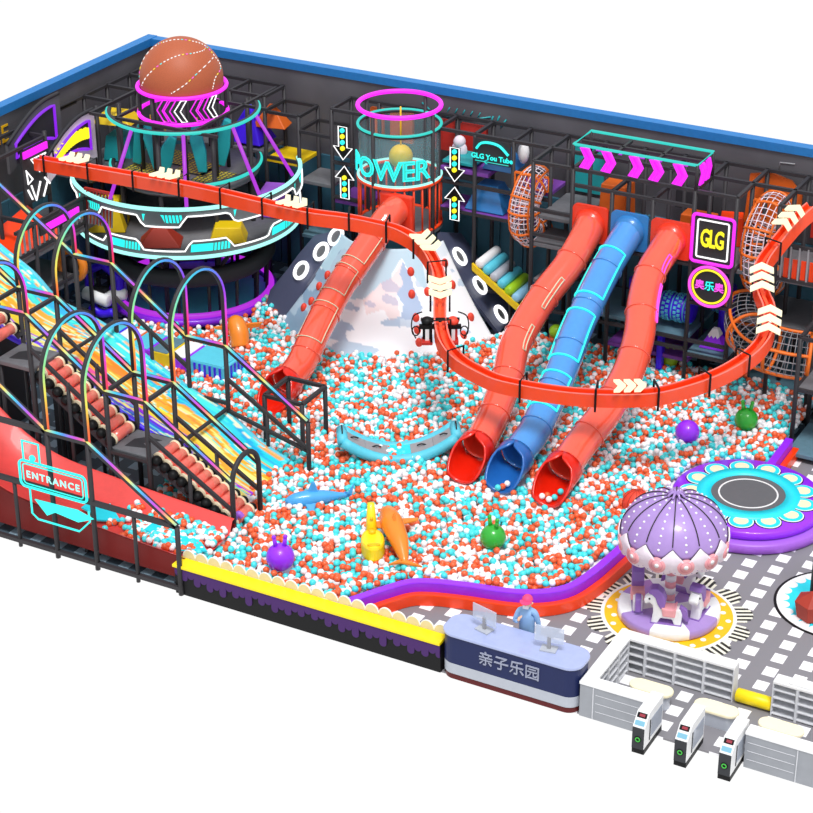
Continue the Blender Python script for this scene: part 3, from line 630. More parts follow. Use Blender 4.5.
# ------------------------------------------------------------------ arched signs on the left wall frame
def arch_sign(x, y0, y1, z0, z1, lab, lit):
    t = thing('arched_sign', lab, 'sign', (x, (y0+y1)/2, z0))
    L = y1-y0
    def P(u, v): return (y0+u*L, z0+v)
    def outline(i, zb, n=12):
        U = [i+(1-2*i)*k/n for k in range(n+1)]
        top = [P(u, (z1-z0)*(.52+.48*math.sin(PI*.5*min(1, u*1.2)))-zb) for u in U]
        bot = [P(u, .42*math.sin(PI*u)+zb) for u in U[::-1]]
        return top+bot
    fn = lambda u, v, w_: (x+w_, u, v)
    B().prism(outline(0, 0), fn, 'net_white' if lit else 'mesh_grey', (-.06, .05)).build('panel', t)
    inn = outline(.13, .3)
    B().prism(inn, fn, 'charcoal', (.05, .07)).build('inset', t)
    B().tube([(x+.09, u, v) for u, v in inn], .055, 'neon_purple', 6, closed=True).build('light_frame', t)['label'] = 'purple light frame'
    B().tube([(x+.02, u, v) for u, v in outline(0, 0)[:13]], .07, 'charcoal', 6).build('rim', t)
    if lit:
        b = B()
        for k in range(15):
            u = .18+.64*k/14; zc = z0+((z1-z0)*(.52+.48*math.sin(PI*.5*min(1, u*1.2)))+.42*math.sin(PI*u))/2+.08
            yy = y0+u*L
            b.bb(x+.07, x+.12, yy-.065, yy+.065, zc-.19, zc+.19+.03*(k % 2), 'neon_yellow')
        b.build('lettering', t)['label'] = 'band of yellow glowing blocks'
        b = B()
        for (u, m_) in ((.25, 'neon_pink'), (.4, 'neon_cyan'), (.52, 'hop_orange')):
            b.prism([(y0+u*L-.15, z0+.52), (y0+u*L+.2, z0+.6), (y0+u*L+.25, z0+.76), (y0+u*L-.1, z0+.7)], fn, m_, (.07, .1))
        b.build('colour_stripes', t)['label'] = 'pink, cyan and orange stripes'
arch_sign(-13.7, 12.95, 15.75, 5.35, 7.2, 'white arched sign with a yellow glowing band in a purple frame', True)
arch_sign(-14.5, 11.9, 14.9, 5.9, 7.9, 'dark arched panel with a purple light frame behind the white arched sign', False)
t = thing('light_panel', 'dark upright panel with white neon zigzags under a magenta bar, by the left wall', 'light panel', (-13.75, 12.4, 4.95))
B().bb(-13.8, -13.72, 11.7, 13.1, 4.95, 6.9, 'charcoal').build('panel', t)
B().bb(-13.72, -13.66, 11.75, 13.05, 6.62, 6.86, 'neon_magenta').build('bar_light', t)['label'] = 'magenta light bar'
b = B()
for L in ([(12.1, 6.5), (12.9, 6.5), (12.5, 5.95)], [(11.8, 6.2), (12.1, 5.8), (11.85, 5.7)], [(12.9, 6.2), (12.75, 5.9), (13.0, 5.8)]): b.tube([(-13.66, y, z) for y, z in L], .035, 'neon_white', 6, closed=True)
for L in ([(12.0, 5.6), (12.2, 5.0), (12.5, 5.6)], [(12.6, 5.0), (12.9, 5.5)], [(12.75, 5.65), (13.0, 5.35)], [(11.8, 5.5), (12.0, 5.1)]): b.tube([(-13.66, y, z) for y, z in L], .035, 'neon_white', 6)
b.build('zigzag_light', t)['label'] = 'white zigzag lights'
B().prism([(12.3, 6.3), (12.7, 6.3), (12.5, 6.05)], lambda u, v, w_: (-13.7+w_, u, v), 'neon_cyan', (0, .03)).build('triangle_light', t)['label'] = 'cyan triangle light'
t = thing('light_panel', 'magenta glowing strip on the low railing under the zigzag panel', 'light panel', (-12.3, 11.4, 4.3))
B().bb(-12.36, -12.3, 10.6, 13.0, 4.5, 4.95, 'charcoal').build('panel', t); B().bb(-12.3, -12.25, 10.9, 12.7, 4.6, 4.85, 'neon_magenta').build('strip_light', t)
tag(B().sphere((-14.6, 11.0, 6.0), .28, 'net_white', 14, 10, sc=(.6, 1, 2.4)).sphere((-14.6, 11.0, 6.75), .25, 'net_white', 14, 8).build('astronaut_figure'), 'white standing figure against the left wall at the picture edge', 'figure')

# ------------------------------------------------------------------ mountain slide
t = thing('mountain_slide', 'white snow mountain climbing slope with glowing portholes on both grey flanks', 'climbing slope', (-2.5, 16.5, 0))
mcx, mcy = -3.2, 18.9
A0, A1 = math.radians(-135), math.radians(-11)
def mtn(a, s):
    r = 1.95+(4.3-1.95)*s; z = 3.55-3.2*s-.25*math.sin(PI*s)*.6
    return (mcx+r*math.cos(a), mcy+r*math.sin(a), z)
NA, NS = 150, 70
def inpoly(p, poly):
    c_ = False; j = len(poly)-1
    for i in range(len(poly)):
        if (poly[i][1] > p[1]) != (poly[j][1] > p[1]) and p[0] < (poly[j][0]-poly[i][0])*(p[1]-poly[i][1])/(poly[j][1]-poly[i][1])+poly[i][0]: c_ = not c_
        j = i
    return c_
SKY = [(-140, .3), (-118, .34), (-104, .5), (-92, .46), (-82, .42), (-74, .28), (-67, .24), (-61, .12), (-57, .1), (-52, .2), (-47, .24), (-42, .34), (-34, .3), (-20, .12), (-5, .1)]
def skyline(dg):
    for (a, u), (b_, v) in zip(SKY, SKY[1:]):
        if dg <= b_: return u+(v-u)*(dg-a)/(b_-a)
    return .1
PS = [(-57, .1), (-60, .2), (-57, .28), (-62, .36), (-58, .46), (-60, .58), (-52, .6), (-46, .5), (-49, .36), (-52, .2)]
PC = [(-57, .1), (-67, .24), (-74, .28), (-84, .44), (-80, .56), (-70, .5), (-66, .6), (-60, .56), (-62, .36), (-57, .28), (-60, .2)]
vs, cols = [], []
for i in range(NS+1):
    for k in range(NA+1):
        a = A0+(A1-A0)*k/NA; s_ = i/NS; vs.append(mtn(a, s_)); dg = math.degrees(a)
        n1 = noise.noise(Vector((dg*.04, s_*5, 3.1))); n2 = noise.noise(Vector((dg*.05+s_*3, s_*9-dg*.05, 7.7)))
        base = hx('#fbfcff')
        if n2 > .3: base = hx('#cbdaea')
        if .5 < s_ < .85 and -100 < dg < -60 and n2 > .12: base = hx('#b4c8de')
        if n1 < -.36 and s_ > .35: base = hx('#bdd0e2')
        if s_ < skyline(dg)+n2*.04: base = hx('#bcd8e6') if dg < -40 else hx('#e6eff5')
        if inpoly((dg, s_), PC): base = hx('#f2e2e2') if n2 < .22 else hx('#c9c4d4')
        if inpoly((dg, s_), PS): base = hx('#a9bedb')
        if dg < -108 and s_ > .22+n1*.3: base = hx('#8fabc4') if n2 > -.12 else hx('#b5cadb')
        cols.append(base)
fs = [(i*(NA+1)+k, i*(NA+1)+k+1, (i+1)*(NA+1)+k+1, (i+1)*(NA+1)+k) for i in range(NS) for k in range(NA)]
b = B(); b.add(vs, fs, 'painted', True, cols); o = b.build('snow_slope', t)
md = o.modifiers.new('thick', 'SOLIDIFY'); md.thickness = .12; md.offset = -1
def wing(poly, ports, nrm, nm):
    nrm = Vector(nrm).normalized(); b = B(); n = len(poly)
    b.add([Vector(p) for p in poly]+[Vector(p)-nrm*.12 for p in poly], [tuple(range(n)), tuple(range(2*n-1, n-1, -1))]+[(k, n+k, n+(k+1) % n, (k+1) % n) for k in range(n)], 'snow_grey')
    o = b.build(nm, t); o['label'] = 'grey flank panel'
    ux = nrm.cross(Vector((0, 0, 1))).normalized(); uy = nrm.cross(ux)
    for p in ports:
        c_ = Vector(p)+nrm*.05
        q = B().tube([c_+ux*.3*math.cos(2*PI*k/28)+uy*.3*math.sin(2*PI*k/28) for k in range(28)], .07, 'neon_white', 8, closed=True).build('porthole', o); q['label'] = 'round white light ring'
        q = B(); q.add([c_-nrm*.02+ux*.27*math.cos(2*PI*k/28)+uy*.27*math.sin(2*PI*k/28) for k in range(28)], [tuple(range(28))], 'mesh_grey'); q.build('porthole_glass', o)
wing([(-1.27, 18.42, 3.38), (-.43, 18.31, 2.36), (.31, 18.4, 1.42), (.92, 18.68, .5), (.75, 20.4, .42), (-.46, 20.4, 1.95), (-1.45, 20.4, 3.15), (-1.6, 19.04, 3.65)], [(-.93, 19.2, 2.78), (-.16, 19.25, 1.82), (.62, 19.37, .83)], (.77, .13, .62), 'right_flank')
wing([(-4.64, 17.27, 3.2), (-4.77, 17.75, 3.6), (-6.0, 17.9, 3.1), (-6.48, 17.52, 2.39), (-6.76, 17.2, 1.88), (-7.25, 16.81, 1.15), (-7.2, 16.3, .5), (-6.2, 15.9, .5), (-5.36, 16.59, 1.97)], [(-6.01, 17.0, 2.07), (-5.36, 17.32, 2.8), (-4.85, 17.5, 3.4)], (-.35, -.7, .62), 'left_flank')
for dg, z in ((-51, 2.91), (-52, 2.29), (-51, 1.6), (-51, 1.22), (-51, .82), (-20, 2.96), (-21, 2.33), (-41, 2.31), (-18, 1.25), (-27, .8), (-120, 2.4), (-122, 2.0), (-121, 1.5), (-124, 1.2)):
    s_ = (3.55-z)/3.35; p = mtn(math.radians(dg), min(.97, s_))
    B().sphere((p[0]+.08*math.cos(math.radians(dg)), p[1]+.08*math.sin(math.radians(dg)), p[2]+.06), .16, 'ball_red', 12, 8, sc=(.8, .8, 1.2)).build('climbing_hold', t)['label'] = 'red climbing hold'

# ------------------------------------------------------------------ tube slides
def frames_along(pts):
    P = [Vector(p) for p in pts]; out = []
    for i, p in enumerate(P):
        tt = (P[min(i+1, len(P)-1)]-P[max(i-1, 0)]).normalized()
        side = tt.cross(Vector((0, 0, 1))).normalized(); upv = side.cross(tt)
        out.append((p, tt, side, upv))
    return out
def tube_slide(lab, ctrl, r, m_, mouth, panel, pm, px0, px1, glow=None, windows=(), gm='neon_cyan', gr=.033):
    path = cr(ctrl, 10)
    t = thing('tube_slide', lab, 'slide', tuple(path[-1][:2])+(0.4,))
    fl = frames_along(path)
    n = len(path)
    body = path[:-9]
    o = B().tube(body, r, m_, 28, caps=False).build('tube', t)
    md = o.modifiers.new('thick', 'SOLIDIFY'); md.thickness = .03
    L = 0; last = 0; rings = []
    for i in range(1, len(body)):
        L += (body[i]-body[i-1]).length
        if L-last > 1.55: last = L; rings.append(i)
    for i in rings:
        p, tt, sd, uv = fl[i]
        B().tube([p+sd*(r+.01)*math.cos(2*PI*k/28)+uv*(r+.01)*math.sin(2*PI*k/28) for k in range(28)], .03, m_, 6, closed=True).build('seam_ring', t)
    # open mouth: collar then a scoop that opens at the top
    p0 = len(body)-1; rest = fl[p0:]
    vs = []; cols = []; NK = 24
    for j, (p, tt, sd, uv) in enumerate(rest):
        f = j/(len(rest)-1); half = PI if f < .22 else PI*(1-.7*((f-.22)/.78)**.5)
        rr = r*1.1
        for k in range(NK+1):
            a = -PI/2-half+2*half*k/NK
            vs.append(p+sd*rr*math.cos(a)+uv*rr*math.sin(a))
    fs = [(j*(NK+1)+k, j*(NK+1)+k+1, (j+1)*(NK+1)+k+1, (j+1)*(NK+1)+k) for j in range(len(rest)-1) for k in range(NK)]
    b = B(); b.add(vs, fs, mouth, True); o = b.build('mouth', t)
    md = o.modifiers.new('thick', 'SOLIDIFY'); md.thickness = .07; md.offset = 0
    if panel:
        q = B().prism(rrect(px0, px1, 4.84, 6.1, .16), lambda u, v, w_: (u, 18.06+w_, v), pm, (-.06, .06)).build('entry_panel', t)
        B().sphere((path[0].x, path[0].y-.02, path[0].z-.02), r*1.12, pm, 24, 14, sc=(1, .8, 1)).build('collar', t)
    if glow:
        for (i0, i1) in glow:
            Q = lambda i, a: fl[i][0]+(fl[i][2]*math.cos(a)+fl[i][3]*math.sin(a))*(r+.025)
            lo, hi = .06*PI, .86*PI
            P = [Q(i0, lo+(hi-lo)*k/14) for k in range(15)]+[Q(i, hi) for i in range(i0+1, i1)]+[Q(i1, hi-(hi-lo)*k/14) for k in range(15)]+[Q(i, lo) for i in range(i1-1, i0, -1)]
            B().tube(P, gr, gm, 6, closed=True).build('light_strip', t)['label'] = 'light outline round the tube'
    for (i0, i1, a, m2) in windows:
        b = B(); P = []
        for i in range(i0, i1+1): P.append(fl[i][0]+(fl[i][2]*math.cos(a)+fl[i][3]*math.sin(a))*(r+.02))
        for i in range(i1, i0-1, -1): P.append(fl[i][0]+(fl[i][2]*math.cos(a+.25)+fl[i][3]*math.sin(a+.25))*(r+.02))
        b.tube(P, .025, m2, 5, closed=True); b.build('light_outline', t)['label'] = 'thin light outline'
    return t
R1 = [(4.45,18.1,5.45),(4.48,17.6,5.17),(4.39,16.51,4.54),(4.14,15.54,3.98),(3.99,14.61,3.44),(3.96,13.47,2.79),(4.19,12.58,2.27),(4.32,11.69,1.76),(4.42,10.9,1.42),(4.5,10.0,1.16),(4.56,8.6,.98)]
RB = [(5.84,18.1,5.5),(5.76,17.5,5.12),(5.66,16.4,4.48),(5.66,14.55,3.41),(5.8,13.06,2.55),(5.84,11.87,1.86),(5.88,10.95,1.45),(5.82,10.0,1.16),(5.83,8.6,.98)]
R2 = [(7.29,18.1,5.5),(7.21,17.55,5.15),(7.13,16.77,4.69),(7.32,15.76,4.11),(7.67,14.72,3.51),(7.84,13.65,2.89),(7.81,12.83,2.42),(7.7,12.0,1.94),(7.5,11.0,1.5),(7.42,10.0,1.18),(7.44,8.5,.98)]
R0 = [(-2.65,17.9,4.75),(-2.68,17.3,4.6),(-2.79,16.76,4.25),(-2.97,15.48,3.48),(-3.1,14.53,2.91),(-3.08,13.08,2.03),(-3.02,11.95,1.33),(-3.0,11.1,1.1),(-2.98,9.8,.95)]
tube_slide('left wavy red tube slide of the three beside each other', R1, .5, 'tube_red', 'mouth_red', True, 'panel_red', 3.84, 5.09, windows=((26, 38, PI-.75, 'shell'), (44, 52, PI-.75, 'shell')))
tube_slide('straight blue tube slide with cyan light outlines between the two red ones', RB, .5, 'tube_blue', 'mouth_blue', True, 'panel_blue', 5.2, 6.5, glow=((14, 25), (28, 38), (42, 52)))
tube_slide('right wavy red tube slide of the three, nearest the carousel', R2, .5, 'tube_red', 'mouth_red', True, 'panel_red', 6.6, 8.0, windows=((12, 20, PI-.6, 'neon_pink'), (24, 36, PI-.4, 'neon_pink')))
tube_slide('red tube slide running down from the cage tower across the snow mountain', R0, .5, 'tube_red', 'mouth_red', False, 'panel_red', 0, 0, glow=((22, 30), (33, 42), (45, 54)), gm='shell', gr=.02)
tag(B().bb(-3.3, -2.0, 17.75, 17.95, 3.9, 5.3, 'panel_red').build('entry_panel', bevel=.08), 'red square panel at the top of the slide from the cage tower', 'panel')

# ------------------------------------------------------------------ overhead rail
RAIL = [(-13.64,12.38,6.3),(-10.41,12.57,6.3),(-7.28,12.8,6.25),(-3.6,12.9,6.1),(-2.11,13.3,6.0),(-1.35,13.74,5.8),(-.5,14.05,5.6),(.47,13.89,5.3),(1.33,13.22,4.9),(1.86,12.41,4.5),(2.32,11.52,4.1),(2.82,10.85,3.75),(3.49,10.41,3.5),(4.4,10.15,3.35),(5.37,10.0,3.3),(7.42,10.28,3.3),(9.29,10.95,3.4),(10.17,11.65,3.5),(11.11,12.95,3.7),(11.7,14.1,4.1),(11.8,14.75,4.6),(11.54,15.22,5.1),(11.23,15.5,5.4),(11.03,16.0,5.95),(11.2,16.6,6.4),(11.54,17.4,7.0),(11.9,17.9,7.4)]
rp_ = cr(RAIL, 8)
# resample evenly
acc = [0]
for i in range(1, len(rp_)): acc.append(acc[-1]+(rp_[i]-rp_[i-1]).length)
def at_len(L):
    for i in range(1, len(rp_)):
        if acc[i] >= L:
            f = (L-acc[i-1])/(acc[i]-acc[i-1]+1e-9); return rp_[i-1].lerp(rp_[i], f)
    return rp_[-1]
N = 220; RP = [at_len(acc[-1]*i/N) for i in range(N+1)]
RP = [RP[0]]+[(RP[i-1]+RP[i]*2+RP[i+1])/4 for i in range(1, N)]+[RP[-1]]
RF = []
for i, p in enumerate(RP):
    tt = (RP[min(i+3, N)]-RP[max(i-3, 0)]).normalized(); sd = tt.cross(Vector((0, 0, 1))).normalized(); RF.append((p, tt, sd, sd.cross(tt)))
t = thing('overhead_rail', 'long orange-red ride rail curving over the whole play area', 'rail track', tuple(RP[0]))
def sweep(b, prof, m_, i0=0, i1=N):
    n = len(prof); vs = []
    for i in range(i0, i1+1):
        p, tt, sd, uv = RF[i]
        for (u, v) in prof: vs.append(p+sd*u+uv*v)
    fs = [((i)*n+k, i*n+(k+1) % n, (i+1)*n+(k+1) % n, (i+1)*n+k) for i in range(i1-i0) for k in range(n)]
    fs += [tuple(range(n))[::-1], tuple((i1-i0)*n+k for k in range(n))]
    b.add(vs, fs, m_, False)
b = B(); sweep(b, [(-.2, .2), (-.2, -.2), (.2, -.2), (.2, .2), (.15, .2), (.15, -.05), (-.15, -.05), (-.15, .2)], 'rail_orange'); b.build('channel', t)
b = B(); sweep(b, [(-.05, .12), (-.05, -.05), (.05, -.05), (.05, .12)], 'rail_orange'); b.build('centre_rail', t)
b = B(); sweep(b, [(.15, .205), (.2, .205), (.2, .23), (.15, .23)], 'roller_red'); sweep(b, [(-.2, .205), (-.15, .205), (-.15, .23), (-.2, .23)], 'roller_red'); b.build('lip', t)['label'] = 'paler red lip'
for i in (3, 14, 25, 36, 46, 56, 66, 74, 82, 90, 98, 106, 114, 122, 138, 152, 163, 173, 182, 191, 199, 208):
    p, tt, sd, uv = RF[i]
    a, c_ = p+sd*.3, p-sd*.3; Z = Vector((0, 0, 1))
    B().tube([a-Z*.3, a+Z*.42, c_+Z*.42, c_-Z*.3], .035, 'black', 6, smooth=False).build('bracket', t)['label'] = 'black hoop bracket'
def nearest(p): return min(range(N+1), key=lambda i: (RP[i]-Vector(p)).length)
def marker(P, lab):
    i = nearest(P); p, tt, sd, uv = RF[i]
    t2 = thing('chevron_marker', lab, 'arrow marker', tuple(p+uv*.45), 'glowing chevrons floating over the rail')
    for k in (-1, 0, 1):
        c_ = p+uv*.42+tt*k*.3
        pts = [(-.14, .36), (.04, .36), (.22, 0), (.04, -.36), (-.14, -.36), (.02, 0)]
        b = B(); b.prism(pts, lambda u, v, w_: c_+tt*u+sd*v+uv*w_, 'neon_cream', (-.03, .05)); b.build('chevron', t2)
marker((-12.1, 12.45, 6.3), 'cream glowing chevrons over the rail in front of the arched signs')
marker((-8.6, 12.7, 6.28), 'cream glowing chevrons over the rail in front of the round tower')
marker((-3.8, 12.9, 6.1), 'cream glowing chevrons over the rail right of the round tower')
marker((.55, 13.85, 5.25), 'cream glowing chevrons over the rail below the cage tower')
marker((1.8, 12.5, 4.5), 'cream glowing chevrons over the steep rail in front of the snow mountain')
marker((9.0, 10.8, 3.4), 'cream glowing chevrons over the rail in front of the right red slide')
marker((11.75, 14.8, 4.7), 'cream glowing chevrons over the rail above the net tunnel')
marker((11.15, 15.6, 5.6), 'cream glowing chevrons over the rail in front of the right net tube')
marker((11.5, 17.3, 6.95), 'cream glowing chevrons over the rail where it climbs into the right frame')
# ride harness hanging from the rail
i = nearest((2.35, 11.5, 4.1)); p, tt, sd, uv = RF[i]
t = thing('ride_harness', 'red, white and black ride harness with curved grips hanging from the steep rail', 'ride seat', (p.x, p.y, p.z-1.2))
rv = Vector((.88, .48, 0)); fv = Vector((.48, -.88, 0)); Z = Vector((0, 0, 1)); c0 = p-Z*.15
for s_, nm, m_ in ((-1, 'seat', 'black'), (1, 'seat', 'slat_red')):
    c_ = c0+rv*.4*s_
    b = B(); b.sphere(c_+Z*.28, .19, 'ball_red' if s_ > 0 else 'black', 14, 8, sc=(1, 1, .8)); b.box(c_, (.28, .24, .58), m_, rz=.5); b.box(c_-Z*.35+fv*.1, (.34, .42, .12), 'slat_red', rz=.5)
    o = b.build('seat', t, bevel=.03); o['label'] = 'red and white seat' if s_ > 0 else 'black seat'
    b = B(); b.box(c_+Z*.16+fv*.13, (.5, .14, .12), 'black', rz=.5); b.box(c_-Z*.12+fv*.16, (.12, .08, .42), 'white', rz=.5); b.build('strap', o)['label'] = 'black strap with white stripe'
    B().tube(cr([c_+rv*.15*s_+Z*.6, c_+rv*.42*s_+Z*.45, c_+rv*.48*s_+Z*.05, c_+rv*.35*s_-Z*.3], 8), .022, 'black', 6).build('grip_arm', t)
    B().tube([c_+rv*.35*s_-Z*.05+rv*.12*math.cos(q*PI/5)+Z*.16*math.sin(q*PI/5) for q in range(10)], .022, 'black', 6, closed=True).build('hand_grip', t)
B().bar(c0+Z*.35-rv*.6, c0+Z*.35+rv*.6, .08, 'black').build('crossbar', t); B().cyl(c0+Z*.3, p, .05, 'black', 8).build('hanger', t)

# ------------------------------------------------------------------ net tubes
def net_tube(name, lab, ctrl, r, hoops, rails=4, mesh_m='net_white', hoop_r=.045, long_n=18, nn=5, net_r=.016):
    path = cr(ctrl, nn); t = thing(name, lab, 'net tunnel', tuple(path[-1]))
    # parallel transported frames
    P = path; fr_ = []; prev = None
    for i, p in enumerate(P):
        tg = (P[min(i+1, len(P)-1)]-P[max(i-1, 0)]).normalized()
        if prev is None: a = Vector((1, 0, 0)) if abs(tg.x) < .9 else Vector((0, 1, 0)); a = (a-tg*a.dot(tg)).normalized()
        else: a = (prev-tg*prev.dot(tg)).normalized()
        prev = a; fr_.append((p, a, tg.cross(a)))
    b = B()
    for (p, a, c_) in fr_: b.tube([p+a*r*math.cos(2*PI*k/24)+c_*r*math.sin(2*PI*k/24) for k in range(24)], net_r, mesh_m, 4, closed=True)
    for q in range(long_n):
        th = 2*PI*q/long_n; b.tube([p+a*r*math.cos(th)+c_*r*math.sin(th) for (p, a, c_) in fr_], net_r, mesh_m, 4)
    o = b.build('net', t); o['label'] = 'pale net'
    for i in [int(round(k*(len(P)-1)/(hoops-1))) for k in range(hoops)]:
        p, a, c_ = fr_[i]; B().tube([p+a*r*1.02*math.cos(2*PI*k/32)+c_*r*1.02*math.sin(2*PI*k/32) for k in range(32)], hoop_r, 'net_orange', 6, closed=True).build('hoop', t)['label'] = 'orange hoop'
    for q in range(rails):
        th = 2*PI*(q+.5)/rails; B().tube([p+a*r*1.02*math.cos(th)+c_*r*1.02*math.sin(th) for (p, a, c_) in fr_], hoop_r*.9, 'net_orange', 6).build('side_rail', t)['label'] = 'orange side band'
    return t
net_tube('net_tube', 'upright white net tube with orange bands left of the tube slides', [(1.75, 19.8, 5.95), (1.75, 19.25, 5.9), (1.7, 18.95, 5.5), (1.68, 18.85, 5.1), (1.7, 18.9, 4.6), (1.75, 19.3, 4.2), (1.75, 19.9, 4.15)], .5, 7, nn=4)
net_tube('net_tube', 'upright white net tube with orange bands at the right, under the climbing rail', [(10.05, 20.0, 6.35), (10.05, 19.4, 6.3), (10.02, 18.9, 5.9), (10.0, 18.8, 5.3), (10.02, 18.9, 4.6), (10.05, 19.4, 4.1), (10.05, 20.1, 4.0)], .58, 7, nn=4)
net_tube('net_tunnel', 'orange-hooped grey net tunnel at the right beneath the ride rail', [(9.75, 19.0, 3.2), (10.0, 18.2, 2.95), (10.6, 17.5, 2.75), (11.5, 17.4, 2.65), (12.3, 17.6, 2.6)], .72, 4, rails=4, mesh_m='slat_grey', hoop_r=.06, long_n=16, nn=5, net_r=.012)
for (x0, x1, z, lab) in ((1.05, 2.3, 6.2, 'orange safety railing above the left net tube'), (9.5, 10.75, 6.75, 'orange safety railing above the right net tube')):
    t = thing('safety_railing', lab, 'railing', ((x0+x1)/2, 19.45, z-.55))
    B().bar((x0, 19.45, z), (x1, 19.45, z), .07, 'net_orange').build('top_rail', t); B().bar((x0, 19.45, z-.5), (x1, 19.45, z-.5), .05, 'net_orange').build('bottom_rail', t)
    for k in range(6): B().bar((x0+(x1-x0)*k/5, 19.45, z-.5), (x0+(x1-x0)*k/5, 19.45, z), .05, 'net_orange').build('baluster', t)

# ------------------------------------------------------------------ soft pieces in the back frame
t = thing('roller_ramp', 'ramp of cyan, white, lime and pale blue foam rollers behind the right mountain flank', 'foam rollers', (.8, 19.5, 1.5))
for k, (m_, nm) in enumerate((('white', 'white'), ('cyan_soft', 'cyan'), ('silver', 'grey'), ('cyan_soft', 'cyan'), ('lime', 'lime'), ('pale_blue', 'pale blue'))):
    x = .15+k*.28; z = 2.95-k*.2
    B().tube([(x, 18.6, z), (x, 18.65, z), (x, 20.0, z), (x, 20.05, z)], [.1, .17, .17, .1], m_, 16).build('roller', t)['label'] = nm+' foam roller'
b = B(); b.add([(-.1, 18.55, 2.7), (1.75, 18.55, 1.45), (1.75, 18.55, 1.7), (-.1, 18.55, 2.95), (-.1, 18.65, 2.7), (1.75, 18.65, 1.45), (1.75, 18.65, 1.7), (-.1, 18.65, 2.95)], [(0,1,2,3), (7,6,5,4), (3,2,6,7), (0,4,5,1), (0,3,7,4), (1,5,6,2)], 'foam_yellow'); b.build('side_board', t)['label'] = 'yellow side board'
def drum(x0, x1, y, z, r, lab):
    t = thing('foam_drum', lab, 'foam roller', ((x0+x1)/2, y, z-r))
    B().tube([(x0, y, z), (x0+.04, y, z), (x1-.04, y, z), (x1, y, z)], [r*.9, r, r, r*.9], 'indigo', 32).build('drum', t)
    n = int((x1-x0)/.14)
    for k in range(n):
        x = x0+.1+k*(x1-x0-.2)/(n-1); b = B()
        if k % 3 == 0: b.tube([(x-.02, y, z), (x+.02, y, z)], r+.012, 'cyan_soft', 32)
        else:
            for q in range(18):
                a = 2*PI*(q+.5*(k % 2))/18; b.box((x, y+(r)*math.cos(a), z+(r)*math.sin(a)), (.09, .09, .09), 'cyan_soft', R=Matrix.Rotation(a, 3, 'X'))
        b.build('pattern_band', t)['label'] = 'cyan pattern band'
drum(6.75, 7.92, 18.9, 2.75, .45, 'indigo roller with cyan dotted bands on the deck beside the right red slide')
drum(8.1, 8.6, 20.3, 2.65, .4, 'short indigo patterned roller behind the snow-capped cone')
tag(B().cyl((8.85, 19.5, 1.65), (8.85, 19.5, 3.6), .27, 'indigo', 20).build('foam_column'), 'indigo upright foam column behind the snow-capped cone', 'foam column')
tag(B().cyl((5.75, 19.3, 2.1), (5.75, 19.3, 3.3), .3, 'indigo', 20).build('foam_column'), 'indigo foam column between the blue and right red slides', 'foam column')
tag(B().bb(6.9, 7.1, 18.3, 18.6, .62, 1.9, 'indigo').build('foam_column', bevel=.04), 'indigo foam post under the deck behind the right red slide', 'foam column')
b = B(); b.add([(8.3, 18.5, 1.66), (9.15, 18.5, 1.66), (9.15, 19.1, 1.66), (8.3, 19.1, 1.66), (8.66, 18.75, 2.3), (8.84, 18.75, 2.3), (8.84, 18.9, 2.3), (8.66, 18.9, 2.3)], [(3,2,1,0), (4,5,6,7), (0,1,5,4), (1,2,6,5), (2,3,7,6), (3,0,4,7)], 'purple')
t = b.build('foam_cone', bevel=.02); tag(t, 'purple foam cone with white snow cap on the deck under the round sign', 'foam cone')
b = B()
def sl(z): f = (z-1.66)/.64; return (8.3+.36*f-.01, 9.15-.31*f+.01, 18.5+.25*f-.012, 19.1-.2*f+.012)
zz = [2.12, 2.31]; 
top = sl(2.31); b.add([(top[0], top[2], 2.32), (top[1], top[2], 2.32), (top[1], top[3], 2.32), (top[0], top[3], 2.32)], [(0, 1, 2, 3)], 'white')
n = 7; lo = sl(2.1)
P = [(top[0], top[2], 2.32)]+[(lo[0]+(lo[1]-lo[0])*k/(n-1), sl(2.1-(.08 if k % 2 else 0))[2], 2.1-(.08 if k % 2 else 0)) for k in range(n)]+[(top[1], top[2], 2.32)]
b.add(P, [tuple(range(len(P)))], 'white'); b.add([(lo[1], lo[2], 2.1), (lo[1], lo[3], 2.1), (top[1], top[3], 2.32), (top[1], top[2], 2.32)], [(0, 1, 2, 3)], 'white'); b.build('snow_cap', t)['label'] = 'white snow cap'
wedge('foam_block', (4.5, 20.2, 4.8), 1.0, .9, 1.4, 'foam_orange', 'orange foam block on the deck under the left of the neon box', 0, .9)
wedge('foam_block', (8.55, 20.2, 4.8), .9, .7, 1.0, 'orange_red', 'orange-red foam hexagon block behind the square neon sign', .3, .8)
wedge('foam_block', (7.5, 20.0, 4.8), 1.2, .7, .9, 'foam_orange', 'orange foam block behind the right red entry panel', .0, .9)
b = B(); b.prism([(8.7, 5.3), (10.6, 5.3), (10.6, 6.6), (10.2, 7.0), (9.5, 7.15), (8.8, 7.0)], lambda u, v, w_: (u, 20.95+w_, v), 'foam_orange', (0, .08)); tag(b.build('wall_panel'), 'orange arched wall panel behind the right part of the frame', 'panel')
tag(B().bb(6.3, 7.6, 20.9, 20.98, 5.4, 6.2, 'charcoal').build('wall_panel'), 'dark printed wall panel with white shoe shapes', 'panel')
tag(B().bb(2.5, 3.7, 20.95, 21.02, 5.3, 6.9, 'teal').build('wall_panel'), 'teal wall panel behind the frame left of the neon box', 'panel')
tag(B().bb(11.0, 12.0, 20.9, 20.98, 5.2, 6.6, 'slat_red').build('wall_panel'), 'red wall panel behind the frame at the right edge', 'panel')

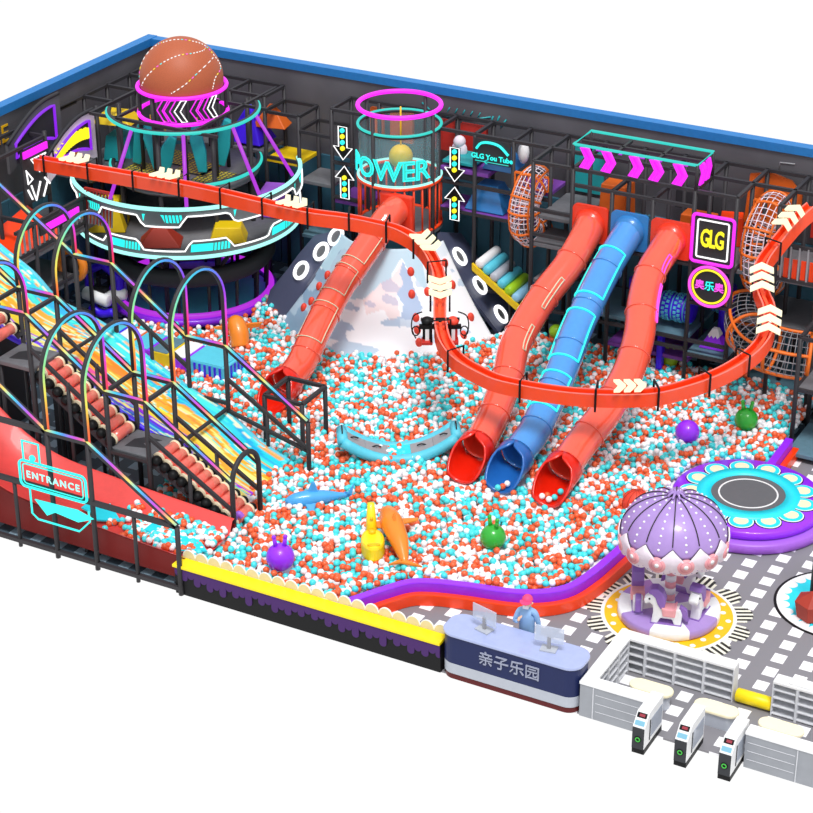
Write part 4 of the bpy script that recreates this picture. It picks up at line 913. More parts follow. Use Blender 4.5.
# ------------------------------------------------------------------ low things in the left rear
def torus_pts(c_, r, ax, n=36):
    return [Vector(c_)+Vector((0, r*math.cos(2*PI*k/n), r*math.sin(2*PI*k/n))) if ax == 'x' else Vector(c_)+Vector((r*math.cos(2*PI*k/n), 0, r*math.sin(2*PI*k/n))) for k in range(n)]
t = B().tube(torus_pts((-12.8, 12.7, 2.6), .52, 'y'), .16, 'hop_orange', 12, closed=True).build('climbing_ring'); tag(t, 'large orange foam ring standing beneath the red and grey slats', 'foam ring')
B().cyl((-12.8, 12.8, 2.6), (-12.8, 12.6, 2.6), .3, 'charcoal', 20).build('hub', t)['label'] = 'dark hub'
t = B().tube([Vector((-12.5, 14.1, 1.35))+Vector((.78*math.cos(PI/6+2*PI*k/6), 0, .78*math.sin(PI/6+2*PI*k/6))) for k in range(6)], .17, 'indigo', 8, closed=True, smooth=False).build('hexagon_gate'); tag(t, 'indigo hexagonal foam gate behind the white toy cannon', 'foam gate')
t = thing('toy_cannon', 'white toy cannon with black mount near the tower foot', 'toy cannon', (-12.30, 13.70, .6))
B().tube([(-13.00, 13.55, 1.15), (-12.95, 13.55, 1.15), (-12.00, 13.60, 1.0), (-11.95, 13.60, 1.0)], [.16, .24, .24, .18], 'white', 18).build('barrel', t)
B().tube([(-12.20, 13.80, 1.05), (-11.60, 14.10, 1.15), (-11.55, 14.12, 1.15)], [.2, .2, .14], 'white', 18).build('rear_barrel', t)
B().box((-12.40, 13.70, 1.35), (.55, .3, .14), 'black').box((-12.45, 13.70, 1.6), (.12, .12, .4), 'black').build('mount', t)
B().tube(cr([(-12.70, 13.50, .7), (-12.30, 13.50, .5), (-11.80, 13.60, .6)], 5), .16, 'indigo', 8).build('base', t)['label'] = 'indigo base'
B().cyl((-12.40, 13.60, 0), (-12.40, 13.60, .9), .07, 'charcoal', 8).build('stand', t)
# caterpillar of foam blocks
t = thing('foam_crawler', 'row of purple, yellow, orange and cyan foam blocks in the balls below the tower', 'soft play blocks', (-7.9, 11.4, .3))
segs = [(-10.6, -10.0, 'indigo', 'cyan_soft', True), (-10.0, -9.2, 'foam_orange', 'white', False), (-9.2, -8.35, 'purple', 'cyan_soft', False), (-8.35, -7.55, 'foam_yellow', 'deck_teal', False), (-7.55, -6.85, 'purple', 'white', False), (-6.85, -5.35, 'cyan_soft', 'cyan_soft', True)]
for (x0, x1, side, topm, st) in segs:
    b = B(); b.bb(x0, x1, 10.9, 12.1, .3, 1.02, side); b.bb(x0, x1-.12, 10.92, 12.1, 1.0, 1.06, topm)
    o = b.build('block', t, bevel=.03); o['label'] = 'foam block with '+('striped' if st else 'plain')+' side'
    if st:
        b = B()
        for k in range(int((x1-x0)/.2)): b.bb(x0+.06+k*.2, x0+.14+k*.2, 10.87, 10.91, .45, .98, 'indigo')
        for k in range(5): b.bb(x1-.01, x1+.02, 11.0+k*.22, 11.1+k*.22, .45, .98, 'indigo')
        b.build('stripe', o)['label'] = 'indigo stripes'

# ------------------------------------------------------------------ entrance frame, stair lane, rainbow slide
t = thing('slide_frame', 'dark steel frame with rainbow-lit arches and handrails around the rainbow slide', 'play structure', (-4, 3.5, 0))
LED = M['rainbow']
def led(b, pts, r, off, k=1., h0=0.):
    L = [0]; P = [Vector(p)+Vector(off) for p in pts]
    for i in range(1, len(P)): L.append(L[-1]+(P[i]-P[i-1]).length)
    Q = []; 
    for i in range(len(P)-1):
        n = max(1, int((L[i+1]-L[i])/.12))
        for j in range(n): Q.append(P[i].lerp(P[i+1], j/n))
    Q.append(P[-1])
    b.tube(Q, r, LED, 6, colf=lambda f, p: strip(h0+k*(p-Vector(P[0])).length))
def zr(x): return 4.1 if -4.05 <= x <= -2.65 else (4.1-(x+2.65)*.667 if x > -2.65 else (6.0 if -8.1 <= x <= -6.7 else (4.1-(x+4.05)*.717 if x > -6.7 else 6.0-(x+8.1)*.68)))
LY = [0.0, 2.78, 4.2, 7.0]
for li, y in enumerate(LY):
    X = [-11.2, -8.1, -6.7, -4.05, -2.65, .2] if li else [-8.1, -6.7, -4.05, -2.65, .2]
    for a, c_ in zip(X, X[1:]):
        B().bar((a, y, zr(a)), (c_, y, zr(c_)), .13, 'steel').build('handrail', t)
        b = B(); led(b, [(a, y, zr(a)), (c_, y, zr(c_))], .038, (.0, -.04, .07), k=.62, h0=0); b.build('light_strip', t)['label'] = 'rainbow light strip'
    for x in X[1:] if li else X:
        B().cyl((x, y, 0), (x, y, zr(x)), .075, 'steel', 8).build('post', t)
    for x in (-5.4, -1.25):
        B().cyl((x, y, 0), (x, y, zr(x)-1.0 if li else 2.2), .06, 'steel', 8).build('post', t)
    if li:
        for (xa, za, xb, zb) in ((-2.65, 3.0, .2, 1.25), (-6.7, 4.9, -4.05, 3.05)):
            B().bar((xa, y, za), (xb, y, zb), .1, 'steel').build('rail', t)
        B().bar((-4.05, y, 2.15), (-2.65, y, 2.15), .1, 'steel').build('rail', t)
    B().bar((-8.1 if li == 0 else -6.7, y, .2), (.2, y, .2), .12, 'steel').build('bottom_rail', t)
for x in (-8.1, -6.7, -4.05, -2.65, .2):
    if x < .2: B().bar((x, 2.78, zr(x)), (x, 4.2, zr(x)), .11, 'steel').build('cross_rail', t)
    if x < -2: B().bar((x, 4.2, 2.0 if x > -5 else 4.0), (x, 7.0, 2.0 if x > -5 else 4.0), .09, 'steel').build('cross_rail', t)
for z in (4.1, 2.2): B().bar((-8.1, 0, z), (-4.05 if z > 4 else .2, 0, z), .13, 'steel').build('rail', t)
def arch(x, y0, y1, zb):
    r = (y1-y0)/2; yc = (y0+y1)/2; zc = zb+ (1.6 if zb < 5 else .7)
    pts = [(x, y0, zb)]+[(x, yc-r*math.cos(PI*k/20), zc+r*math.sin(PI*k/20)) for k in range(21)]+[(x, y1, zb)]
    B().tube(pts, .075, 'steel', 10).build('arch', t)
    Q = []; P = [Vector(p)+Vector((.07, .0, -.01)) for p in pts]
    for i in range(len(P)-1):
        n = max(1, int((P[i+1]-P[i]).length/.12))
        for j in range(n): Q.append(P[i].lerp(P[i+1], j/n))
    Q.append(P[-1])
    b = B(); b.tube(Q, .036, LED, 6, colf=lambda f, p: hsv(.02+.96*f)); b.build('light_strip', t)['label'] = 'rainbow light strip'
for x in (-4.05, -2.65):
    arch(x, 0.0, 2.78, 4.1); arch(x, 4.2, 7.0, 4.1)
for x in (-8.1, -6.7):
    arch(x, 0.0, 2.78, 6.0); arch(x, 4.2, 7.0, 6.0)
pts = [(.2, 2.78, .3)]+[(.2, 3.49-.71*math.cos(PI*k/16), 2.1+.71*math.sin(PI*k/16)) for k in range(17)]+[(.2, 4.2, .3)]
B().tube(pts, .08, 'steel', 10).build('arch', t)
# rail on the pit side of the slide
for (a, c_) in (((-2.65, 7.0, 1.9), (.2, 7.0, 1.2)), ((-2.65, 7.0, 1.9), (-4.05, 7.0, 1.9))): B().bar(a, c_, .1, 'steel').build('rail', t)
# small box frame in the pit by the red slide mouth
posts = [(-1.9, 7.9, 0, 2.2), (-.55, 7.9, 0, 2.2), (-1.9, 9.3, 0, 2.2), (-.55, 9.3, 0, 2.2)]
frame('box_frame', 'small open dark box frame in the balls beside the red slide from the cage tower', posts, grid([-1.9, -.55], [7.9, 9.3], 2.2), [], cat='frame')

# rainbow slide
SP = [(-12.2, 6.4), (-10.9, 5.6), (-9.8, 5.0), (-8.9, 4.25), (-7.8, 3.95), (-6.9, 3.65), (-5.5, 2.95), (-4.6, 2.5), (-3.8, 2.15), (-2.7, 1.75), (-1.6, 1.05), (-.5, .6)]
sp = cr([(x, 0, z) for x, z in SP], 14)
NY = 44; vs, cols = [], []
for i, p in enumerate(sp):
    for k in range(NY+1):
        f = k/NY; y = 4.32+f*2.62
        vs.append((p.x, y, p.z+.05*(abs(2*f-1)**8)*3))
        u = i/len(sp)
        wv = f+.05*math.sin(u*15)
        n_ = noise.noise(Vector((u*5, wv*17, 1.3))); n2_ = noise.noise(Vector((u*9, wv*36, 5.1)))
        if wv < .19: c_ = hx('#6a18f0')
        elif wv < .27: c_ = hx('#b020f0')
        elif wv < .68: c_ = hx('#ffb01c')
        else: c_ = hx('#22d4e8')
        if n_ > .22: c_ = {0: hx('#ff8a1e'), 1: hx('#ffe23a'), 2: hx('#ffd21e')}[0 if wv > .42 else 1] if .22 < wv < .68 else (hx('#1468e0') if wv <= .22 else hx('#40f0e0'))
        if n_ < -.26: c_ = hx('#ff4fa8') if .24 < wv < .34 else (hx('#ffef80') if wv < .68 else hx('#1ab0e4'))
        if n2_ > .36: c_ = hx('#fff6c8')
        if n2_ < -.4: c_ = hx('#f79a30') if wv > .68 else hx('#58e8d8')
        cols.append(c_)
fs = [(i*(NY+1)+k, (i+1)*(NY+1)+k, (i+1)*(NY+1)+k+1, i*(NY+1)+k+1) for i in range(len(sp)-1) for k in range(NY)]
t = thing('rainbow_slide', 'wide wavy slide with purple, orange and cyan streaks running down into the balls', 'slide', (-5, 5.6, 0))
b = B(); b.add(vs, fs, 'painted_gloss', True, cols); o = b.build('slide_bed', t); md = o.modifiers.new('thick', 'SOLIDIFY'); md.thickness = .1; md.offset = -1
for y, m_, nm in ((4.28, 'indigo', 'purple'), (6.98, 'cyan_soft', 'cyan')):
    b = B(); b.tube([(p.x, y, p.z+.06) for p in sp], .09, m_, 8); b.build('side_edge', t)['label'] = nm+' edge'
for x in (-10.4, -7.4, -3.4): B().bb(x-.1, x+.1, 4.6, 6.7, 0, {-10.4: 5.1, -7.4: 3.6, -3.4: 1.8}[x], 'charcoal').build('support', t)

# roller stairs and landings
t = thing('roller_stairs', 'flights of red rollers with black ends beside the rainbow slide, with grey landings', 'roller stairs', (-4, 3.5, 0))
def flight(xa, za, xb, zb, n, lo=0):
    for k in range(n):
        f = (k+.5)/n; x = xa+(xb-xa)*f; z = za+(zb-za)*f
        o = B().tube([(x, 3.1, z), (x, 3.88, z)], .17, 'roller_red', 18).build('roller', t)
        for (ya, yb, yc) in ((3.03, 3.1, 2.96), (3.88, 3.95, 4.05)):
            B().tube([(x, ya, z), (x, yb, z)], [.19, .19], 'cream', 18).build('cream_ring', o)['label'] = 'cream rim'
            B().sphere((x, yc, z-.04), .17, 'black', 14, 8).build('bearing', o)['label'] = 'black end'
    for y in (2.9, 4.08): B().bar((xa, y, za-.18), (xb, y, zb-.18), .1, 'charcoal', h=.18).build('stringer', t)
flight(-2.65, 2.25, .12, .62, 10); flight(-6.7, 4.1, -4.0, 2.3, 9); flight(-10.4, 6.6, -8.1, 4.6, 7)
for (x0, x1, z) in ((-4.05, -2.65, 2.25), (-8.1, -6.7, 4.2)):
    o = B().bb(x0, x1, 2.85, 4.15, z-.14, z, 'deck').build('landing', t, bevel=.02)
    B().prism([(x0+.3, 3.1), (x0+1.0, 3.3), (x0+.7, 3.5), (x0+1.1, 3.9), (x0+.6, 3.9), (x0+.3, 3.6)], lambda u, v, w_: (u, v, z+w_), 'charcoal', (.0, .004)).build('arrow_mark', o)['label'] = 'darker arrow mark'
    for x in (x0+.1, x1-.1):
        for y in (2.95, 4.05): B().cyl((x, y, 0), (x, y, z-.1), .06, 'steel', 8).build('leg', t)

# red entrance ramp
RX = [(-10.5, 4.6), (-9.2, 3.3), (-8.0, 2.3), (-7.0, 1.6), (-5.8, 1.15), (-4.0, .95), (-2.0, .8), (.3, .66)]
rs = cr([(x, 0, z) for x, z in RX], 6)
t = thing('entrance_ramp', 'glossy red trough slide leading from the left into the ball pit behind the entrance frame', 'slide', (-5, 1.5, .2))
prof = [(.38, .28), (.46, .26), (.6, .05), (1.5, 0), (2.4, .08), (2.56, .42), (2.68, .44)]
vs = []
for i, p in enumerate(rs):
    for (y, dz) in prof: vs.append((p.x, y, p.z+dz))
n = len(prof)
b = B(); b.add(vs, [(i*n+k, (i+1)*n+k, (i+1)*n+k+1, i*n+k+1) for i in range(len(rs)-1) for k in range(n-1)], 'ramp_red', True); b.build('trough', t)
b = B()
for i in range(len(rs)-1):
    a, c_ = rs[i], rs[i+1]
    b.add([(a.x, .34, a.z+.28), (c_.x, .34, c_.z+.28), (c_.x, .34, .28-.012*c_.x), (a.x, .34, .28-.012*a.x), (a.x, .4, a.z+.28), (c_.x, .4, c_.z+.28), (c_.x, .4, .28-.012*c_.x), (a.x, .4, .28-.012*a.x)], [(3, 2, 1, 0), (0, 1, 5, 4), (4, 5, 6, 7), (3, 7, 6, 2)], 'ramp_side')
b.build('side_board', t)['label'] = 'dark red side board'
b = B(); b.bb(-10.4, .3, 2.66, 2.72, .1, .9, 'ramp_side'); b.build('rear_board', t)
for x in (-7.5, -3.5, -.3): B().bb(x-.06, x+.06, .6, 2.5, 0, .72 if x > -5 else 1.2, 'charcoal').build('support', t)
for (xa, lab) in ((-3.95, 'flat cyan arrow on the red ramp under the entrance sign'), (-1.75, 'flat cyan arrow at the lower end of the red ramp')):
    zz_ = .98 if xa < -3 else .86; L = 1.35 if xa < -3 else 2.1
    P = [(0, 1.1), (L-.75, 1.0), (L-.7, .75), (L, 1.15), (L-.8, 1.75), (L-.75, 1.45), (0, 1.5)]
    dz = -.07
    tag(B().prism(P, lambda u, v, w_: (xa+u, v, zz_+.1+dz*u+w_), 'cyan', (0, .05)).build('floor_arrow'), lab, 'arrow')
# neon entrance sign
t = thing('entrance_sign', 'cyan neon ENTRANCE sign with outlined frames on the front railing', 'neon sign', (-3.85, -.12, 1.5))
sk = lambda u, v: (u, -.12, v)
B().tube([sk(-4.87, 3.68), sk(-4.3, 3.68), sk(-4.3, 3.05), sk(-4.87, 3.05)], .035, 'neon_cyan', 6, closed=True).build('upper_frame_light', t)
P = rrect(-5.05, -2.74, 2.2, 3.04, .16)
B().tube([sk(u, v) for u, v in P], .04, 'neon_cyan', 6, closed=True).build('frame_light', t)
B().tube([sk(u, v) for u, v in rrect(-4.93, -2.86, 2.3, 2.94, .1)], .02, 'neon_cyan', 5, closed=True).build('inner_frame_light', t)
b = B(); text_on(b, 'ENTRANCE', .31, 'neon_soft_cyan', face_y(-3.88, -.14, 2.62), ext=.01, bold=.004, spacing=1.25); b.build('lettering', t)['label'] = 'pale cyan letters'
B().tube([sk(u, v) for u, v in ((-4.75, 2.18), (-4.75, 1.35), (-4.55, 1.2), (-3.1, 1.2), (-2.7, 1.62), (-2.72, 1.95))], .03, 'neon_cyan', 6).build('lower_frame_light', t)
b = B(); b.prism([(-4.6, 1.85), (-3.1, 1.9), (-2.55, 1.75), (-3.1, 1.5), (-3.9, 1.6), (-4.2, 1.42)], lambda u, v, w_: (u, -.14+w_, v), 'neon_cyan', (0, .03)); b.build('arrow_light', t)['label'] = 'cyan arrow patch'
B().cyl((-4.55, -.15, 3.18), (-4.55, -.1, 3.18), .1, 'neon_cyan', 14).build('dot_light', t)

# ------------------------------------------------------------------ pit kerbs
t = thing('yellow_kerb', 'black front wall with purple drips, yellow top and cream scallops along the ball pit', 'kerb wall', (4.2, .2, 0))
B().bb(.0, 8.34, .03, .4, 0, .86, 'black').build('wall_body', t)
b = B(); P = [(0.02, .84)]; 
rr_ = random.Random(3); x = .02; lo = []
seq = [.18, .30, .20, .38, .24, .42, .3, .46, .22, .36, .28, .48, .2, .34, .26, .44, .3, .4, .24, .32]
k = 0
while x < 8.38:
    wdt = .21; h = seq[k % len(seq)]; k += 1
    for q in range(7):
        a = PI+PI*q/6; lo.append((min(8.33, x+wdt/2+wdt/2*math.cos(a)), .80-h+.5*wdt*.9*math.sin(a)+.08))
    x += wdt
P = lo+[(8.33, .84), (0.02, .84)]
b.prism(P, lambda u, v, w_: (u, w_, v), 'deep_purple', (.0, .03)); b.build('drip_panel', t)['label'] = 'purple dripping panel'
B().bb(-.04, 8.34, -.03, .44, .86, .95, 'yellow').build('cap', t, .015)['label'] = 'yellow top'
for k in range(20):
    x = .22+k*.417
    B().prism([(x+.2*math.cos(PI*q/12), .95+.25*math.sin(PI*q/12)) for q in range(13)], lambda u, v, w_: (u, w_, v), 'shell', (.44, .5)).tube([(x+.2*math.cos(PI*q/12), .46, .95+.25*math.sin(PI*q/12)) for q in range(13)], .022, 'white', 5).build('scallop', t)['label'] = 'cream scallop'
def kerb(name, lab, ctrl, side, closedends=True):
    path = cr(ctrl, 10); t = thing(name, lab, 'kerb', (path[0].x, path[0].y, 0))
    fr_ = []
    for i, p in enumerate(path):
        tt = (path[min(i+1, len(path)-1)]-path[max(i-1, 0)]).normalized(); fr_.append((p, Vector((tt.y, -tt.x, 0))*side))
    def sw(prof, m_, nm):
        n = len(prof); vs = [(p.x+s_.x*u, p.y+s_.y*u, v) for p, s_ in fr_ for u, v in prof]
        fs = [(i*n+k, i*n+(k+1) % n, (i+1)*n+(k+1) % n, (i+1)*n+k) for i in range(len(fr_)-1) for k in range(n)]+[tuple(range(n))[::-1], tuple((len(fr_)-1)*n+k for k in range(n))]
        b = B(); b.add(vs, fs, m_, False); o = b.build(nm, t, bevel=.03); o['label'] = m_.replace('_', ' ').replace('orange red', 'orange-red')+' band'
    sw([(0, 0), (.25, 0), (.25, .64), (0, .64)], 'purple', 'upper_band'); sw([(.255, 0), (.46, 0), (.46, .36), (.255, .36)], 'orange_red', 'step_band')
K1 = [(4.3, .6, 0), (4.82, 1.15, 0), (5.38, 2.11, 0), (5.85, 2.8, 0), (6.43, 3.16, 0), (7.35, 3.45, 0), (8.83, 3.82, 0), (9.75, 4.5, 0), (10.1, 5.62, 0), (10.29, 7.3, 0), (10.42, 8.3, 0), (10.6, 9.3, 0), (10.85, 10.2, 0)]
kerb('wavy_kerb', 'long wavy purple and orange-red foam kerb along the front of the ball pit', K1, 1)
kerb('straight_kerb', 'short straight purple and orange-red foam kerb between the trampoline and right frame', [(12.38, 13.8, 0), (12.37, 14.8, 0), (12.36, 15.7, 0)], 1)

# ------------------------------------------------------------------ the balls
PIT = [(.3, .62)]+[(p[0]-.12, p[1]+.12) for p in K1[:6]]+[(p[0]-.15, p[1]) for p in K1[6:]]+[(11.0, 13.4), (12.3, 13.9), (12.3, 18.7), (10.5, 19.2), (4.0, 19.2), (1.5, 19.0), (.7, 17.5), (-1.1, 15.4), (-3.2, 14.7), (-5.2, 15.4), (-6.9, 16.4), (-7.2, 19.3), (-8.0, 18.6), (-7.4, 15.6), (-8.3, 13.9), (-11.2, 13.4), (-11.4, 10.4), (-7.6, 9.6), (-5.0, 7.3), (-3.3, 7.1), (-3.2, 2.9), (.1, 2.8), (.15, .62)]
def zsurf(x, y): return .5+.05*noise.noise(Vector((x*.5, y*.5, 0)))+(.12 if y > 16 and x < 2 else 0)
balls = []
R_ = .099; px = .18; rowh = px*.866
iy = 0; y = .6
while y < 19.3:
    x = -11.5+(iy % 2)*px/2
    while x < 12.4:
        xx = x+random.uniform(-.035, .035); yy = y+random.uniform(-.035, .035)
        x += px
        if not inpoly((xx, yy), PIT): continue
        if math.hypot(xx-tx, yy-ty) < 3.15 or math.hypot(xx-12.55, yy-11.75) < 2.35: continue
        hidden = (xx < .2 and yy < 7 and xx < -3)
        z = zsurf(xx, yy)+random.uniform(-.03, .05)
        balls.append((xx, yy, z))
        if random.random() < .34: balls.append((xx+random.uniform(-.05, .05), yy+random.uniform(-.05, .05), z+.125+random.uniform(-.02, .02)))
    y += rowh; iy += 1
# on the red ramp
for k in range(430):
    x = random.uniform(-2.9, .25); yy = random.uniform(.62, 2.4)
    if x < -2.2 and random.random() < .6: continue
    f = (x+5.8)/6.1; zr_ = 1.15-.5*f
    balls.append((x, yy, zr_+.03+random.uniform(.02, .16)*(1 if x > -1.5 else .3)))
camv = Vector((28.82, -39.53, 30.78))
SOLID = [(2.47, 1.9, .5), (9.67, 14.3, .45), (7.25, 5.6, .42), (11.07, 15.9, .42)]
MOUTH = [(4.55, 8.3, 10.2), (5.83, 8.3, 10.2), (7.43, 8.2, 10.2), (-2.98, 9.5, 11.3)]
balls = [b_ for b_ in balls if not any(abs(b_[0]-q[0]) < .46 and q[1] < b_[1] < q[2] for q in MOUTH)]
balls += [(5.9, 8.75, .62), (5.98, 8.9, .66), (5.8, 8.62, .62), (7.45, 8.7, .62), (7.56, 8.85, .64), (7.3, 8.9, .62), (7.62, 9.15, .7), (7.2, 8.75, .63)]
balls = [b_ for b_ in balls if not any(math.hypot(b_[0]-s_[0], b_[1]-s_[1]) < s_[2]*.7 for s_ in SOLID)]
balls = [(p, random.choices((0, 1, 2), (.33, .3, .37))[0]) for p in balls]
balls.sort(key=lambda q: (Vector(q[0])-camv).length)
# visible-top preference: the nearest balls on the surface
sb = bpy.data.meshes.new('ball'); bb_ = B().sphere((0, 0, 0), R_, 'ball_white', 12, 8)
names = ['orange', 'cyan', 'white']
protos = []
for k in range(3):
    b = B().sphere((0, 0, 0), R_, 'ball_'+names[k], 14, 9); me = bpy.data.meshes.new('pit_ball'); me.from_pydata([tuple(v) for v in b.v], [], b.f); me.polygons.foreach_set('use_smooth', [True]*len(b.f)); me.materials.append(M['ball_'+names[k]]); me.update(); protos.append(me)
grp = {0: 'orange balls at the front of the ball pit', 1: 'cyan balls at the front of the ball pit', 2: 'white balls at the front of the ball pit'}
for (p, k) in balls[:300]:
    o = bpy.data.objects.new('pit_ball', protos[k]); COL.objects.link(o); o.location = p
    tag(o, f'small {names[k]} plastic ball lying near the front kerb of the ball pit', 'ball', grp[k])
rest = balls[300:]
# one template icosphere-like ball repeated in a single mesh
tb = B().sphere((0, 0, 0), R_, 'ball_white', 9, 6)
tv = np.array([tuple(v) for v in tb.v]); 
quads = np.array([f for f in tb.f]); nV = len(tv); nF = len(quads)
P_ = np.array([q[0] for q in rest]); K_ = np.array([q[1] for q in rest])
V = (tv[None, :, :]+P_[:, None, :]).reshape(-1, 3).astype(np.float32)
F = (quads[None, :, :]+(np.arange(len(rest))*nV)[:, None, None]).reshape(-1, 4).astype(np.int32)
me = bpy.data.meshes.new('ball_pit_balls'); me.vertices.add(len(V)); me.vertices.foreach_set('co', V.ravel())
me.loops.add(F.size); me.loops.foreach_set('vertex_index', F.ravel()); me.polygons.add(len(F))
me.polygons.foreach_set('loop_start', np.arange(0, F.size, 4, dtype=np.int32)); me.polygons.foreach_set('material_index', np.repeat(K_, nF).astype(np.int32)); me.polygons.foreach_set('use_smooth', np.ones(len(F), dtype=bool))
for k in range(3): me.materials.append(M['ball_'+names[k]])
me.update(calc_edges=True); me.validate()
o = bpy.data.objects.new('ball_pit_balls', me); COL.objects.link(o)
tag(o, 'thousands of orange, cyan and white balls filling the pit', 'balls', kind='stuff')
# foam pit bed under the balls
b = B(); b.add([(x, y, .36) for x, y in PIT], [tuple(range(len(PIT)))], 'ball_white'); struct('floor', b)

# ------------------------------------------------------------------ toys in the pit
def hopper(c_, r, m_, lab, handles=True, g=None, hd=0.6):
    o = B().sphere((c_[0], c_[1], c_[2]), r, m_, 32, 18).build('hopper_ball' if handles else 'big_ball'); tag(o, lab, 'bouncy ball')
    if handles:
        for a in (hd, hd+PI):
            q = Vector((c_[0]+.3*r*math.cos(a), c_[1]+.3*r*math.sin(a), c_[2]+r*.85))
            B().tube([q, q+Vector((.04*math.cos(a), .04*math.sin(a), r*.75))], [.07, .05], m_, 10).sphere(q+Vector((.04*math.cos(a), .04*math.sin(a), r*.78)), .065, m_, 10, 6).build('handle', o)
    return o
hopper((2.4, 1.75, .92), .4, 'purple', 'purple hopper ball with two handles near the yellow front wall')
hopper((7.15, 5.55, .9), .37, 'green', 'bright green hopper ball in front of the tube slide mouths', hd=-.3)
hopper((11.0, 15.8, .88), .37, 'green', 'bright green hopper ball near the back right of the pit', hd=.2)
hopper((9.65, 14.2, .85), .38, 'purple', 'plain purple ball without handles in the right part of the pit', False)
hopper((7.2, 18.9, .8), .27, 'lime', 'small lime hopper ball under the deck behind the right red slide', hd=.2)
hopper((2.95, 19.0, .85), .25, 'lime', 'small lime ball between the left red slide and the blue slide', False)
o = hopper((9.9, 9.5, .75), .42, 'ball_red', 'ribbed orange-red ball half hidden behind the carousel roof', False)
for k in range(5): B().tube([(9.9+.425*math.cos(a)*math.cos(k*PI/5), 9.5+.425*math.cos(a)*math.sin(k*PI/5), .75+.425*math.sin(a)) for a in [2*PI*q/28 for q in range(28)]], .01, 'foam_red', 5, closed=True).build('rib', o)
tag(B().tube(cr([(.0, 3.0, .6), (.05, 3.05, .85), (.15, 3.12, 1.0), (.25, 3.15, .9)], 5), .09, 'violet', 10).sphere((.0, 3.0, .5), .2, 'purple', 14, 8).build('hopper_ball'), 'purple handle of a buried hopper ball near the stair foot', 'bouncy ball')

def blob_body(pts, rads, m_, name, flat=1.0):
    return B().tube(cr(pts, 5), None or [rads[min(int(i/5), len(rads)-1)]*(1-(i/5) % 1)+rads[min(int(i/5)+1, len(rads)-1)]*((i/5) % 1) for i in range((len(pts)-1)*5+1)], m_, 20)
def fin(o, P, c_, R, m_, nm, th=.04, lab=None):
    q = B().prism(P, lambda u, v, w_: Vector(c_)+R @ Vector((u, w_, v)), m_, (-th, th)).build(nm, o, bevel=.03)
    if lab: q['label'] = lab
    return q
# shark
ang = math.atan2(1.25, 1.45); dx, dy = math.cos(ang), math.sin(ang)
def sp_(s_, z=0, off=0): return (.72+dx*s_-dy*off, 4.75+dy*s_+dx*off, .74+z)
b = blob_body([sp_(0), sp_(.25), sp_(.7), sp_(1.2), sp_(1.6), sp_(1.85)], [.05, .2, .27, .2, .1, .05], 'shark', 'x')
o = tag(b.build('shark_toy'), 'blue plastic shark toy lying in the balls, left of the yellow ride-on', 'toy shark')
Rz = Matrix.Rotation(ang, 3, 'Z')
fin(o, [(-.05, 0), (.3, 0), (.2, .32), (.12, .38)], sp_(.7, .2), Rz, 'shark', 'dorsal_fin')
fin(o, [(-.2, 0), (.15, 0), (.0, .42), (-.08, .45)], sp_(.75, -.05, -.2), Rz @ Matrix.Rotation(2.1, 3, 'X'), 'shark', 'side_fin'); fin(o, [(-.2, 0), (.15, 0), (.0, .42), (-.08, .45)], sp_(.75, -.05, .2), Rz @ Matrix.Rotation(-2.1, 3, 'X'), 'shark', 'side_fin')
fin(o, [(0, -.05), (.28, .35), (.2, 0), (.28, -.25), (0, .05)], sp_(1.8), Rz, 'shark', 'tail_fin')
# yellow ride-on with upright neck
t = thing('ride_on_toy', 'yellow plastic ride-on with upright neck standing in the balls', 'ride-on toy', (4.45, 3.75, .5))
b = B(); ca = math.atan2(-.7, .25)
Rr = Matrix.Rotation(math.radians(-57), 3, 'Z')
b.prism([(q[0], q[1]) for q in [( .5*math.cos(a), .34*math.sin(a)) for a in [2*PI*k/28 for k in range(28)]]], lambda u, v, w_: Vector((4.28, 3.68, .95))+Rr @ Vector((u*1.15, v, w_)), 'toy_yellow', (-.4, .12)); b.build('body', t, bevel=.1)
B().tube([Vector((4.28, 3.68, .95))+Rr @ Vector((-.42, 0, 0)), Vector((4.28, 3.68, 1.35))+Rr @ Vector((-.62, 0, 0)), Vector((4.28, 3.68, 1.8))+Rr @ Vector((-.68, 0, 0))], [.17, .14, .1], 'toy_yellow', 14).build('neck', t)
B().cyl(Vector((4.28, 3.68, 1.4))+Rr @ Vector((-.5, 0, 0)), Vector((4.28, 3.68, 1.42))+Rr @ Vector((-.44, 0, 0)), .05, 'gold', 10).build('knob', t)
B().cyl(Vector((4.28, 3.68, 1.06))+Rr @ Vector((-.25, 0, 0)), Vector((4.28, 3.68, 1.16))+Rr @ Vector((-.25, 0, 0)), .1, 'gold', 14).build('knob', t)
B().tube([Vector((4.28, 3.68, 1.08))+Rr @ Vector((.42+.05*math.cos(a), .17*math.sin(a), 0)) for a in [2*PI*k/20 for k in range(20)]], .022, 'gold', 6, closed=True).build('handle_recess', t)
